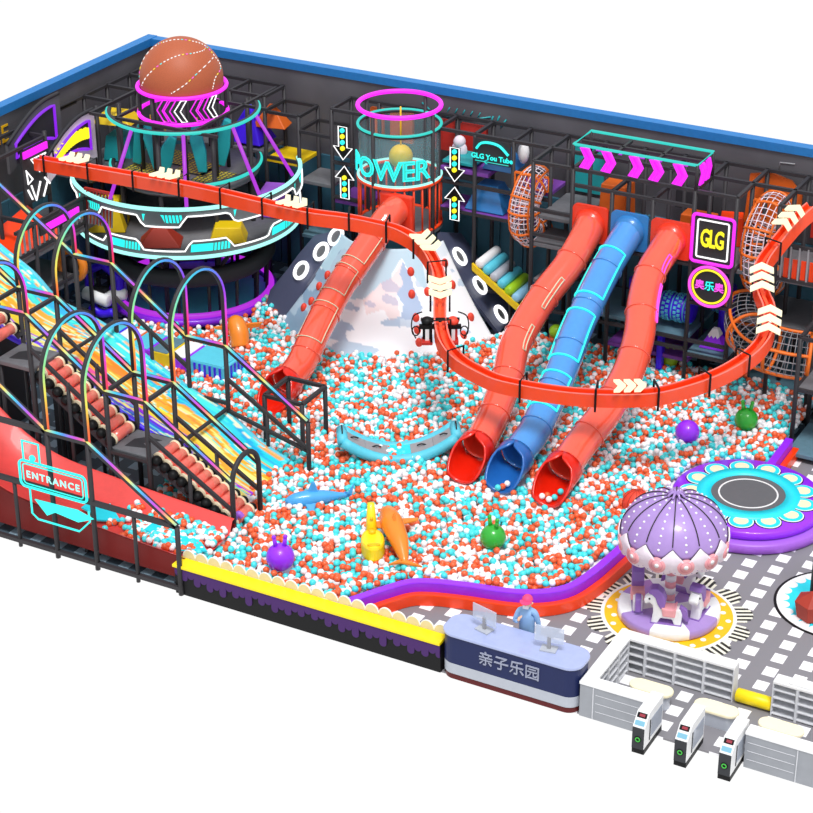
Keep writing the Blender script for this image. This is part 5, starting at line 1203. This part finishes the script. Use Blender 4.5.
# orange dolphin
b = blob_body([(3.9, 5.37, .95), (4.1, 4.92, 1.15), (4.5, 4.42, 1.2), (5, 3.92, 1.05), (5.35, 3.52, .85), (5.5, 3.32, .75)], [.1, .25, .33, .27, .15, .06], 'hop_orange', 'x')
o = tag(b.build('dolphin_toy'), 'orange dolphin toy with spread fins beside the yellow ride-on', 'toy dolphin')
Rd = Matrix.Rotation(math.radians(-48), 3, 'Z')
fin(o, [(-.1, 0), (.3, 0), (.1, .75), (-.02, .8)], (4.35, 4.67, 1.1), Rd @ Matrix.Rotation(-1.6, 3, 'X'), 'hop_orange', 'side_fin'); fin(o, [(-.1, 0), (.3, 0), (.1, .5), (-.02, .55)], (4.15, 4.47, 1.1), Rd @ Matrix.Rotation(1.6, 3, 'X'), 'hop_orange', 'side_fin')
fin(o, [(0, -.05), (.35, .5), (.25, .1), (.5, -.45), (.0, .05)], (5.35, 3.47, .8), Rd @ Matrix.Rotation(1.45, 3, 'X'), 'hop_orange', 'tail_fin')
fin(o, [(-.1, 0), (.2, 0), (.12, .3)], (4.6, 4.32, 1.4), Rd, 'hop_orange', 'dorsal_fin')
b = blob_body([(-6.9, 13.9, 1.1), (-6.7, 13.7, 1.25), (-6.45, 13.5, 1.0), (-6.3, 13.3, .6)], [.12, .3, .34, .3], 'hop_orange', 'x')
o = tag(b.build('dolphin_toy'), 'second orange dolphin toy diving into the balls beside the tower ring', 'toy dolphin')
fin(o, [(0, 0), (.5, .05), (.65, .25), (.0, .2)], (-6.5, 13.9, 1.0), Matrix.Rotation(.5, 3, 'Z'), 'hop_orange', 'side_fin'); fin(o, [(0, 0), (-.45, .0), (-.6, .1), (.0, .18)], (-6.9, 13.6, 1.0), Matrix.Rotation(.5, 3, 'Z'), 'hop_orange', 'side_fin')
# rocker bridge
t = thing('rocker_bridge', 'curved cyan and grey rocker bridge lying in the balls, ends raised', 'rocker toy', (2.2, 9.2, .5))
e0 = Vector((.65, 8.25, 0)); e1 = Vector((3.6, 10.15, 0)); du = (e1-e0).normalized(); dv = Vector((-du.y, du.x, 0)); Lb = (e1-e0).length
def rz_(f): return .68+1.75*(f-.5)**2*1.6
n = 10; ss = [(k/n) for k in range(n+1)]
for k in range(5):
    f0, f1 = k/5, (k+1)/5; b = B(); vs = []
    for f in (f0, (f0+f1)/2, f1):
        c_ = e0+du*Lb*f
        for (v, dz) in ((-.36, 0), (.36, 0), (.36, -.3), (-.36, -.3)): vs.append(c_+dv*v+Vector((0, 0, rz_(f)+dz)))
    fs = [(i*4+q, (i+1)*4+q, (i+1)*4+(q+1) % 4, i*4+(q+1) % 4) for i in range(2) for q in range(4)]+[(3, 2, 1, 0), (8, 9, 10, 11)]
    m_ = 'cyan' if k == 2 else 'slat_grey'; b.add(vs, fs, m_); b.build('deck_segment', t, bevel=.02)['label'] = 'cyan segment' if k == 2 else 'grey segment'
    if k != 2:
        c_ = e0+du*Lb*(f0+f1)/2+Vector((0, 0, rz_((f0+f1)/2)+.03)); B().tube(cr([c_-du*.15, c_+Vector((0, 0, .05)), c_+du*.15], 4), .025, 'charcoal', 6).build('handle', t)
for v in (-.42, .42):
    b = B(); b.tube([e0+du*Lb*k/16+dv*v+Vector((0, 0, rz_(k/16)-.12)) for k in range(17)], .17, 'cyan_soft', 12); b.build('side_tube', t)['label'] = 'cyan side tube'
b = B(); b.tube([e0+dv*-.42+Vector((0, 0, rz_(0)-.12)), e0+dv*.42+Vector((0, 0, rz_(0)-.12))], .17, 'cyan_soft', 12); b.build('end_tube', t); b = B(); b.tube([e1+dv*-.42+Vector((0, 0, rz_(1)-.12)), e1+dv*.42+Vector((0, 0, rz_(1)-.12))], .17, 'cyan_soft', 12); b.build('end_tube', t)
for p_, a_ in ((e0, 1.0), (e1, .9)):
    B().tube([p_+du*(.0 if p_ is e0 else 0)+dv*.2*math.cos(q)+Vector((0, 0, rz_(0)+.06+.14*math.sin(q))) for q in [PI*k/8 for k in range(9)]], .022, 'charcoal', 5).build('handle', t)

# ------------------------------------------------------------------ trampoline
tc_ = (12.55, 11.75)
t = thing('round_trampoline', 'round purple trampoline with cyan scalloped petals and grey mesh centre', 'trampoline', (tc_[0], tc_[1], 0))
B().lathe([(0, 0), (2.42, 0), (2.5, .05), (2.5, .27), (2.42, .33), (0, .33)], 'violet', (*tc_, 0), 72).build('lower_step', t)['label'] = 'lighter purple step'
B().lathe([(0, .33), (2.18, .33), (2.25, .38), (2.25, .55), (2.18, .61), (0, .61)], 'purple', (*tc_, 0), 72).build('platform', t)['label'] = 'bright purple platform'
for k in range(13):
    a = 2*PI*k/13+.1; c_ = (tc_[0]+1.66*math.cos(a), tc_[1]+1.66*math.sin(a))
    b = B(); b.disc((*c_, .61), .4, 'black', 28, .012).disc((*c_, .62), .375, 'white', 28, .015).disc((*c_, .63), .34, 'cyan', 28, .02); b.disc((*c_, .64), .22, 'cream', 24, .02)
    b.build('petal', t)['label'] = 'cyan petal with cream centre'
B().lathe([(1.1, .61), (1.1, .68), (1.52, .68), (1.54, .61)], 'cyan', (*tc_, 0), 72).build('pad_ring', t)['label'] = 'cyan pad ring'
B().disc((*tc_, .62), 1.12, 'mesh_grey', 64, .03).build('jump_mat', t)['label'] = 'grey mesh jumping mat'
B().lathe([(.84, .65), (.84, .66), (.89, .66), (.89, .65)], 'white', (*tc_, 0), 64).build('white_circle', t)['label'] = 'white circle line'

# ------------------------------------------------------------------ carousel
cc_ = (12.58, 5.45)
b = B()
for k in range(13):
    a = 2*PI*k/13; 
    for q in range(-4, 5):
        hw = math.sqrt(max(0, 1-(q/4.6)**2)); r0, r1 = 1.76, 1.9+.42*hw; off = q*.088
        m_ = 'stripe_black' if q % 2 else 'stripe_cream'
        c_, s_ = math.cos(a), math.sin(a)
        b.add([(cc_[0]+c_*r-s_*(off+e), cc_[1]+s_*r+c_*(off+e), .006+.0006*(k % 2)) for r, e in ((r0, -.044), (r1, -.044), (r1, .044), (r0, .044))], [(0, 1, 2, 3)], m_)
o = b.build('striped_floor_fan'); tag(o, 'black and cream striped fan print round the carousel', 'floor print')
b = B().disc((*cc_, .0), 1.86, 'white', 72, .014).disc((*cc_, .012), 1.76, 'gold', 72, .01)
for k in range(24):
    a = 2*PI*k/24; b.disc((cc_[0]+(1.5+.13*(k % 2))*math.cos(a), cc_[1]+(1.5+.13*(k % 2))*math.sin(a), .022), .08, 'white', 14, .006)
tag(b.build('carousel_mat'), 'yellow round mat with white dots under the carousel', 'mat')
t = thing('carousel', 'lilac carousel with dotted umbrella roof, pink rosettes and four toy horses', 'carousel', (*cc_, .03))
b = B(); b.lathe([(0, .03), (1.36, .03), (1.4, .07), (1.4, .28), (1.36, .32), (0, .32)], 'white', (*cc_, 0), 72, matf=lambda k, i: 'lilac' if (k//9) % 2 else 'white'); b.build('platform', t)['label'] = 'lilac and white platform'
b = B()
for k in range(12): b.cyl((*cc_, .32+k*.2), (*cc_, .52+k*.2), .15, 'pink' if k % 2 else 'white', 18)
b.build('pole', t)['label'] = 'pink and white striped pole'
DR, DZ, DH = 1.44, 2.62, 1.14
prof = [(DR*math.cos(q), DZ+DH*math.sin(q)) for q in [PI/2*k/16 for k in range(17)]]
o = B().lathe(prof, 'lilac', (*cc_, 0), 72).build('roof', t); md = o.modifiers.new('thick', 'SOLIDIFY'); md.thickness = .04; md.offset = -1
for k in range(12):
    a = 2*PI*(k+.5)/12+.08
    B().tube([(cc_[0]+(DR*math.cos(q)+.01)*math.cos(a), cc_[1]+(DR*math.cos(q)+.01)*math.sin(a), DZ+.01+DH*math.sin(q)) for q in [.3+(PI/2-.3)*j/14 for j in range(15)]], .016, 'stripe_black', 6).build('roof_seam', o)['label'] = 'black roof seam'
    b = B()
    for j in range(8):
        q = .2+j*.16; a2 = a+PI/12
        b.sphere((cc_[0]+(DR*math.cos(q))*math.cos(a2), cc_[1]+DR*math.cos(q)*math.sin(a2), DZ+DH*math.sin(q)), .036, 'white', 8, 6)
    o3 = b.build('dots', o); o3['label'] = 'white dots'; o3['kind'] = 'stuff'
# white scalloped valance
n = 144; vs = []; top = []
for k in range(n):
    a = 2*PI*k/n; u = ((a-.08)*12/(2*PI)+.5) % 1; e = abs(u-.5)*2
    zt = DZ-.1+.4*(e); zb = DZ-.36-.14*math.sqrt(max(0, 1-e*e))
    rt_ = DR*math.cos(math.asin(max(0, min(1, (zt-DZ)/DH))))+.02
    vs += [(cc_[0]+rt_*math.cos(a), cc_[1]+rt_*math.sin(a), zt), (cc_[0]+(DR+.02)*math.cos(a), cc_[1]+(DR+.02)*math.sin(a), min(zt, DZ)), (cc_[0]+(DR-.06)*math.cos(a), cc_[1]+(DR-.06)*math.sin(a), zb)]
b = B(); b.add(vs, [(3*k+i, 3*((k+1) % n)+i, 3*((k+1) % n)+i+1, 3*k+i+1) for k in range(n) for i in range(2)], 'net_white', True); o2 = b.build('valance', t); md = o2.modifiers.new('thick', 'SOLIDIFY'); md.thickness = .04; md.offset = -1; o2['label'] = 'white scalloped valance'
B().tube([(vs[3*k][0], vs[3*k][1], vs[3*k][2]) for k in range(n)], .014, 'stripe_black', 5, closed=True).build('trim_line', o2)
b = B()
for k in range(60):
    a = 2*PI*k/60; u = ((a-.08)*12/(2*PI)+.5) % 1; e = abs(u-.5)*2; zb = DZ-.31-.14*math.sqrt(max(0, 1-e*e)); b.sphere((cc_[0]+(DR-.03)*math.cos(a), cc_[1]+(DR-.03)*math.sin(a), zb), .026, 'lilac_deep', 6, 4)
b.build('valance_dots', o2)['label'] = 'lilac dots'
for k in range(12):
    a = 2*PI*k/12+.08; nrm = Vector((math.cos(a), math.sin(a), -.05)); c_ = Vector((*cc_, 0))+Vector((math.cos(a)*(DR-.0), math.sin(a)*(DR-.0), DZ-.2))
    b = B()
    for (r, m_, w0) in ((.23, 'pink', .04), (.165, 'rose', .047), (.14, 'pink', .055), (.06, 'white', .075)): b.tube([c_, c_+nrm*w0], r, m_, 20)
    b.build('rosette', t)['label'] = 'pink rosette'
b = B()
for k in range(8):
    a = 2*PI*k/8; b.tube(cr([(*cc_, 3.72), (cc_[0]+.12*math.cos(a), cc_[1]+.12*math.sin(a), 3.86), (cc_[0]+.24*math.cos(a), cc_[1]+.24*math.sin(a), 3.76)], 4), .035, 'lilac', 6)
b.build('finial', t)
def horse(a):
    r = .88; hd = a-PI/2; c_ = Vector((cc_[0]+r*math.cos(a), cc_[1]+r*math.sin(a), .32)); R = Matrix.Rotation(hd, 3, 'Z')*1.12
    L = lambda x, y, z: c_+R @ Vector((x, y, z))
    P = [(-.38, .0), (-.22, .0), (-.16, .16), (.12, .16), (.18, .0), (.34, .0), (.3, .3), (.32, .5), (.4, .56), (.5, .5), (.54, .62), (.4, .78), (.28, .82), (.16, .7), (.06, .46), (-.2, .42), (-.34, .46), (-.4, .3)]
    o = B().prism(P, lambda u, v, w_: L(u, w_, v), 'white', (-.12, .12)).build('horse', t, bevel=.04)
    P = [(.02, .5), (.0, .66), (.08, .86), (.22, .98), (.38, .96), (.44, .84), (.34, .8), (.26, .72), (.2, .55), (.12, .42)]
    B().prism(P, lambda u, v, w_: L(u, w_, v), 'lilac_deep', (-.15, .15)).build('mane', o, bevel=.03)['label'] = 'lilac mane'
    B().prism([(-.5, .42), (-.34, .52), (-.3, .4), (-.46, .15), (-.56, .1)], lambda u, v, w_: L(u, w_, v), 'lilac_deep', (-.07, .07)).build('tail', o, bevel=.02)['label'] = 'lilac tail'
    B().prism([(-.24, .24), (.06, .24), (.1, .5), (.0, .46), (-.18, .46), (-.26, .54)], lambda u, v, w_: L(u, w_, v), 'pink', (-.17, .17)).build('saddle', o, bevel=.03)['label'] = 'pink saddle'
    b = B(); b.sphere(L(.4, .125, .68), .03, 'black', 8, 6); b.sphere(L(.4, -.125, .68), .03, 'black', 8, 6); b.build('eyes', o)
    B().bar(L(-.4, 0, -.0), L(.36, 0, -.0), .3, 'lilac_deep', h=.05).build('base_board', o)
for a in (VA-.35, VA+.95, VA+2.5, VA-1.75): horse(a)

# ------------------------------------------------------------------ round ride at the right edge
rc = (16.55, 8.1)
b = B().disc((*rc, 0), 1.78, 'black', 72, .012).disc((*rc, .01), 1.7, 'white', 72, .01).disc((*rc, .015), 1.5, 'cyan', 72, .012)
for k in range(26): a = 2*PI*k/26; b.disc((rc[0]+1.52*math.cos(a), rc[1]+1.52*math.sin(a), .02), .17, 'white', 16, .012)
b.disc((*rc, .025), .78, 'black', 40, .012).disc((*rc, .03), .7, 'cream', 40, .012)
tag(b.build('round_mat'), 'round cyan mat with white scalloped border at the right edge', 'mat')
t = thing('swing_ride', 'grey pole with red cone seat on the cyan round mat at the right edge', 'ride', (15.95, 7.7, .04))
B().cyl((15.93, 7.72, .04), (15.93, 7.72, 4.9), .12, 'rubber', 14).build('pole', t)
B().tube([(16.1, 7.15, .05), (16.1, 7.15, .55), (16.1, 7.15, .8)], [.42, .52, .1], 'foam_red', 6, smooth=False).build('seat', t)['label'] = 'red cone seat'
B().bar((15.93, 7.72, .35), (16.1, 7.2, .35), .1, 'steel').build('arm', t)

# ------------------------------------------------------------------ reception counter
def rr2(x0, x1, y0, y1, r, n=8):
    o = []
    for (cx_, cy_, a) in ((x1-r, y1-r, 0), (x0+r, y1-r, 90), (x0+r, y0+r, 180), (x1-r, y0+r, 270)):
        for k in range(n+1):
            q = math.radians(a+90*k/n); o.append((cx_+r*math.cos(q), cy_+r*math.sin(q)))
    return o
t = thing('reception_counter', 'navy reception counter with rounded corners, silver band and Chinese lettering', 'counter', (10.35, .5, 0))
fz = lambda u, v, w_: (u, v, w_)
cX0, cX1, cY0, cY1 = 8.38, 12.27, -.08, .9
B().prism(rr2(cX0+.03, cX1-.03, cY0+.03, cY1-.03, .33), fz, 'maroon', (0, .17)).build('plinth', t)['label'] = 'maroon base'
B().prism(rr2(cX0+.0, cX1-.0, cY0+.0, cY1-.0, .36), fz, 'silver', (.17, .5)).build('silver_band', t, .02)['label'] = 'silver band'
B().prism(rr2(cX0, cX1, cY0, cY1, .36), fz, 'navy', (.5, 1.32)).build('body', t)['label'] = 'navy body'
B().prism(rr2(cX0-.04, cX1+.04, cY0-.04, cY1+.04, .4), fz, 'counter_top', (1.32, 1.42)).build('worktop', t, .03)['label'] = 'pale blue top'
b = B(); text_on(b, '亲子乐园', .44, 'counter_text', face_y(10.38, cY0-.015, .92), ext=.02, bold=0); b.build('lettering', t)['label'] = 'grey Chinese lettering'
def monitor(x, y, rz, lab):
    t = thing('monitor', lab, 'monitor', (x, y, 1.42)); R = Matrix.Rotation(rz, 3, 'Z'); c_ = Vector((x, y, 1.42))
    B().box(c_+Vector((0, 0, .02)), (.42, .3, .04), 'silver', rz=rz).build('base', t)
    B().box(c_+Vector((0, 0, .2)), (.09, .06, .36), 'slat_grey', rz=rz).build('stand', t)
    B().box(c_+Vector((0, 0, .46)), (.78, .04, .46), 'glass', rz=rz).build('screen', t, bevel=.01)
monitor(9.4, .45, -.25, 'thin monitor on the left half of the reception counter')
monitor(11.25, .42, .15, 'thin monitor on the right half of the reception counter')

# ------------------------------------------------------------------ person behind the counter
def skin_obj(name, verts, edges, rads, m_, parent=None, lvl=2):
    me = bpy.data.meshes.new(name); off = Vector(parent['_o']) if parent else Vector(verts[0])
    me.from_pydata([tuple(Vector(v)-off) for v in verts], edges, []); o = bpy.data.objects.new(name, me); COL.objects.link(o)
    o['_o'] = tuple(off)
    if parent: o.parent = parent
    else: o.location = off
    s = o.modifiers.new('skin', 'SKIN'); s.use_smooth_shade = True
    for i, r in enumerate(rads):
        q = me.skin_vertices[0].data[i]; q.radius = (r, r) if not isinstance(r, tuple) else r; q.use_root = (i == 0)
    sb_ = o.modifiers.new('sub', 'SUBSURF'); sb_.levels = lvl; sb_.render_levels = lvl
    me.materials.append(M[m_]); return o
px_, py_ = 10.24, 1.25; k = 1.26
yaw = math.radians(8)       # faces the entrance, slightly left
def W(x, y, z): c_, s_ = math.cos(yaw), math.sin(yaw); return Vector((px_+k*(x*c_+y*s_*-1 if False else x*c_-y*s_), py_+k*(x*s_+y*c_), k*z))
# local: x to the figure's left, -y forward
body = [(0, 0, .92), (0, 0, 1.12), (0, -.01, 1.33), (0, 0, 1.47), (0, -.01, 1.56), (.17, 0, 1.43), (.25, .02, 1.15), (.27, -.06, .9), (-.17, 0, 1.43), (-.25, -.06, 1.18), (-.13, -.24, 1.3), (.09, 0, .86), (.1, -.01, .48), (.1, .02, .08), (-.09, 0, .86), (-.1, -.01, .48), (-.1, .02, .08), (.1, -.12, .04), (-.1, -.12, .04)]
ed = [(0, 1), (1, 2), (2, 3), (3, 4), (3, 5), (5, 6), (6, 7), (3, 8), (8, 9), (9, 10), (0, 11), (11, 12), (12, 13), (0, 14), (14, 15), (15, 16), (13, 17), (16, 18)]
rd = [(.19, .14), (.18, .13), (.2, .14), (.09, .08), .055, .075, .055, .045, .075, .055, .045, .095, .07, .05, .095, .07, .05, .045, .045]
rd = [tuple(a*k for a in r) if isinstance(r, tuple) else r*k for r in rd]
t = skin_obj('person', [W(*v) for v in body], ed, rd, 'scrub_blue')
tag(t, 'person in light blue overalls and pink cap behind the counter, hand at chin', 'person')
hc = W(0, -.03, 1.67)
B().sphere(hc, .115*k, 'skin', 20, 14, sc=(.88, .95, 1.15), R=Matrix.Rotation(yaw, 3, 'Z')).sphere(W(0, -.145, 1.655), .022*k, 'skin', 8, 6).sphere(W(.105, -.02, 1.66), .025*k, 'skin', 8, 6).sphere(W(-.105, -.02, 1.66), .025*k, 'skin', 8, 6).cyl(W(0, -.01, 1.5), W(0, -.02, 1.6), .05*k, 'skin', 12).build('head', t)['label'] = 'face and neck'
b = B(); b.sphere(W(.04, -.135, 1.69), .013*k, 'black', 8, 6); b.sphere(W(-.04, -.135, 1.69), .013*k, 'black', 8, 6); b.build('eyes', t)
B().box(W(0, -.125, 1.6), (.16, .05, .11), 'white', rz=yaw).build('face_mask', t, bevel=.02)['label'] = 'white face mask'
B().sphere(W(0, -.01, 1.7), .128*k, 'cap_pink', 20, 10, sc=(.92, 1, 1.05), R=Matrix.Rotation(yaw, 3, 'Z'), z0=.12).build('cap', t)['label'] = 'pink cap'
b = B(); b.prism([(.13*math.cos(PI+PI*q/10), -.1+.16*math.sin(PI+PI*q/10)) for q in range(11)], lambda u, v, w_: W(u, v, 1.725+w_), 'cap_pink', (0, .015)); b.build('cap_peak', t)['label'] = 'pink peak'
def hand(wr, dirv, side, nm):
    wr = Vector(wr); dv_ = Vector(dirv).normalized(); sd = dv_.cross(Vector((0, 0, 1))); sd = sd.normalized() if sd.length > .1 else Vector((1, 0, 0)); up_ = sd.cross(dv_)
    vs = [wr, wr+dv_*.05*k, wr+dv_*.09*k]; es = [(0, 1), (1, 2)]; rs_ = [.028*k, .036*k, .036*k]
    for q, (o_, L_) in enumerate(((-.03, .06), (-.01, .075), (.01, .07), (.03, .055))):
        b0 = len(vs); base = wr+dv_*.085*k+sd*o_*k
        vs += [base+dv_*.01, base+dv_*L_*.6*k+up_*-.012*k, base+dv_*L_*k-up_*.03*k]; es += [(2, b0), (b0, b0+1), (b0+1, b0+2)]; rs_ += [.011*k, .0095*k, .008*k]
    b0 = len(vs); vs += [wr+dv_*.045*k+sd*side*.045*k, wr+dv_*.08*k+sd*side*.07*k]; es += [(1, b0), (b0, b0+1)]; rs_ += [.012*k, .009*k]
    return skin_obj(nm, vs, es, rs_, 'skin', t, 1)
hand(W(-.13, -.24, 1.3), W(-.02, -.2, 1.56)-W(-.13, -.24, 1.3), 1, 'hand'); hand(W(.27, -.06, .9), (0, 0, -1), 1, 'hand')

# ------------------------------------------------------------------ white cabinets
def cubby(name, lab, x0, x1, y0, y1, h, open_side, cols, rows=4, top=.08, body='shelf_white'):
    """low cabinet with open shelves: open_side '-y' or '+x' or None"""
    t = thing(name, lab, 'cabinet', ((x0+x1)/2, (y0+y1)/2, 0))
    B().bb(x0, x1, y0, y1, h-top, h, 'white').build('top_board', t, .012)
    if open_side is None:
        B().bb(x0+.02, x1-.02, y0+.02, y1-.02, 0, h-top, 'white_panel_shaded').build('body', t)  # white cabinet body, its front shade put into the grey colour
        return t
    if open_side == '-y':
        B().bb(x0, x1, y1-.04, y1, 0, h-top, body).build('back_board', t)
        for k in range(cols+1):
            x = x0+(x1-x0)*k/cols; B().bb(max(x0, x-.03), min(x1, x+.03), y0, y1-.04, 0, h-top, body).build('divider', t)
        for r in range(rows): B().bb(x0+.03, x1-.03, y0+.02, y1-.04, .04+r*(h-top)/rows, .07+r*(h-top)/rows, body).build('shelf', t)
    else:
        B().bb(x0, x0+.04, y0, y1, 0, h-top, body).build('back_board', t)
        for k in range(cols+1):
            y = y0+(y1-y0)*k/cols; B().bb(x0+.04, x1, max(y0, y-.03), min(y1, y+.03), 0, h-top, body).build('divider', t)
        for r in range(rows): B().bb(x0+.04, x1-.02, y0+.03, y1-.03, .04+r*(h-top)/rows, .07+r*(h-top)/rows, body).build('shelf', t)
    return t
HB = 1.05
cubby('shelf_cabinet', 'long white open shoe cabinet in front of the carousel', 12.3, 15.55, 2.38, 2.75, HB, '-y', 4)
cubby('shelf_cabinet', 'short white open shoe cabinet joining the front white cabinet to the long one', 12.3, 12.68, .36, 2.38, HB, '+x', 3)
t = cubby('front_cabinet', 'white cabinet with shade painted grey on its body, beside the leftmost turnstile', 12.3, 14.15, .0, .36, HB, None, 0)
b = B(); b.bb(12.68, 12.7, -.012, .02, .02, HB-.1, 'shelf_white'); 
for z in (.25, .5, .75): b.bb(12.75, 14.1, .012, .02, z, z+.012, 'shelf_white')
b.build('panel_groove', t)
cubby('shelf_cabinet', 'white open shoe cabinet at the right edge with a stepped top', 16.6, 19.2, 2.3, 2.68, HB, '-y', 4)
tag(B().bb(17.0, 17.55, 2.33, 2.66, HB, HB+.06, 'white').build('tray', bevel=.02), 'white raised tray on the right shoe cabinet', 'tray')
t = cubby('front_cabinet', 'white cabinet with shade painted grey on its body, at the right front corner', 16.72, 18.6, -.06, .32, HB, None, 0)
b = B(); b.bb(18.05, 18.07, -.075, -.04, .02, HB-.1, 'shelf_white')
for z in (.25, .5, .75): b.bb(16.8, 18.0, -.05, -.04, z, z+.012, 'shelf_white')
b.build('panel_groove', t)
b = B().tube([(15.62, 2.5, .2), (15.64, 2.5, .2), (16.56, 2.5, .2), (16.58, 2.5, .2)], [.15, .18, .18, .15], 'yellow', 20); tag(b.build('barrier_roll'), 'yellow foam roll lying between the two shoe cabinets', 'barrier')
def bench(x, y, lab):
    t = thing('bench', lab, 'bench', (x, y, 0))
    def stad(L, r, n=12): return [(x+L/2+r*math.cos(-PI/2+PI*k/n), y+r*math.sin(-PI/2+PI*k/n)) for k in range(n+1)]+[(x-L/2+r*math.cos(PI/2+PI*k/n), y+r*math.sin(PI/2+PI*k/n)) for k in range(n+1)]
    B().prism(stad(.62, .2), fz, 'violet' if False else 'silver', (0, .4)).build('base', t)
    B().prism(stad(.68, .25), fz, 'cushion', (.4, .5)).build('seat', t, bevel=.03)['label'] = 'cream cushion'
bench(13.72, 1.38, 'cream oval bench behind the left turnstile'); bench(15.5, 1.33, 'cream oval bench in the middle of the lobby'); bench(17.2, 1.33, 'cream oval bench behind the right front cabinet')

# ------------------------------------------------------------------ turnstiles
def gate(x, lab):
    t = thing('turnstile', lab, 'turnstile', (x, -.2, 0)); w2 = .16; y0 = -.78
    B().bb(x-w2, x+w2, y0+.02, .42, 0, .16, 'black').build('plinth', t)
    P = [(y0, .16), (y0+.0, .8), (y0+.28, 1.1), (.42, 1.1), (.42, .16)]
    side = lambda m0: B().prism(P, lambda u, v, w_: (x+w_, u, v), m0, (-w2, w2))
    side('white').build('housing', t, bevel=.015)
    B().bb(x-w2+.005, x+w2-.005, y0-.015, y0+.01, .16, .78, 'rubber').build('front_panel', t)['label'] = 'dark grey front'
    n_ = Vector((0, -.3, .28)).normalized(); c0_ = Vector((x, y0+.14, .95))
    R = Matrix.Rotation(math.atan2(.3, .28), 3, 'X')
    B().box(c0_+n_*.008+Vector((0, .07, .07)), (.25, .13, .02), 'black', R=R).build('reader', t)
    B().box(c0_+n_*.02+Vector((.01, .07, .07)), (.14, .07, .02), 'screen_red', R=R).build('display', t)['label'] = 'red display'
    B().box(c0_+n_*.008+Vector((0, -.07, -.07)), (.25, .12, .02), 'screen_blue', R=R).build('light_strip', t)['label'] = 'pale blue light'
    b = B().cyl((x, y0-.015, .45), (x, y0-.03, .45), .09, 'black', 18); b.build('button_plate', t)
    b = B(); b.tube([(x+.055*math.cos(q), y0-.035, .45+.055*math.sin(q)) for q in [2*PI*k/16 for k in range(16)]], .014, 'green_light', 6, closed=True); b.build('light_ring', t)['label'] = 'green light ring'
    B().bb(x+w2, x+w2+.008, -.35, .36, .3, .85, 'glass').build('side_window', t); B().bb(x+w2, x+w2+.01, -.45, -.39, .25, .85, 'rubber').build('side_slot', t)
    return t
gate(14.25, 'left turnstile, beside the front white cabinet'); gate(15.36, 'middle turnstile of the three'); gate(16.5, 'right turnstile, next to the right front cabinet')

GR = {'tube_slide': 'tube slides running into the ball pit', 'turnstile': 'turnstiles at the entrance', 'bench': 'oval benches in the lobby', 'shelf_cabinet': 'open shoe cabinets in the lobby', 'front_cabinet': 'white front cabinets with painted shade', 'play_frame': 'dark steel play frames along the walls', 'hopper_ball': 'hopper balls in the pit', 'foam_block': 'foam blocks in the play frames', 'foam_column': 'indigo foam columns', 'monitor': 'monitors on the reception counter', 'net_tube': 'upright net tubes', 'dolphin_toy': 'orange dolphin toys', 'foam_drum': 'indigo patterned rollers', 'safety_railing': 'orange safety railings', 'arched_sign': 'arched signs by the left wall', 'wall_panel': 'coloured wall panels behind the frames', 'backdrop_board': 'coloured boards behind the cage tower', 'floor_arrow': 'cyan arrows on the red ramp'}
for o in bpy.data.objects:
    if '_o' in o: del o['_o']
    if o.parent is None and o.name.split('.')[0] in GR and 'group' not in o: o['group'] = GR[o.name.split('.')[0]]
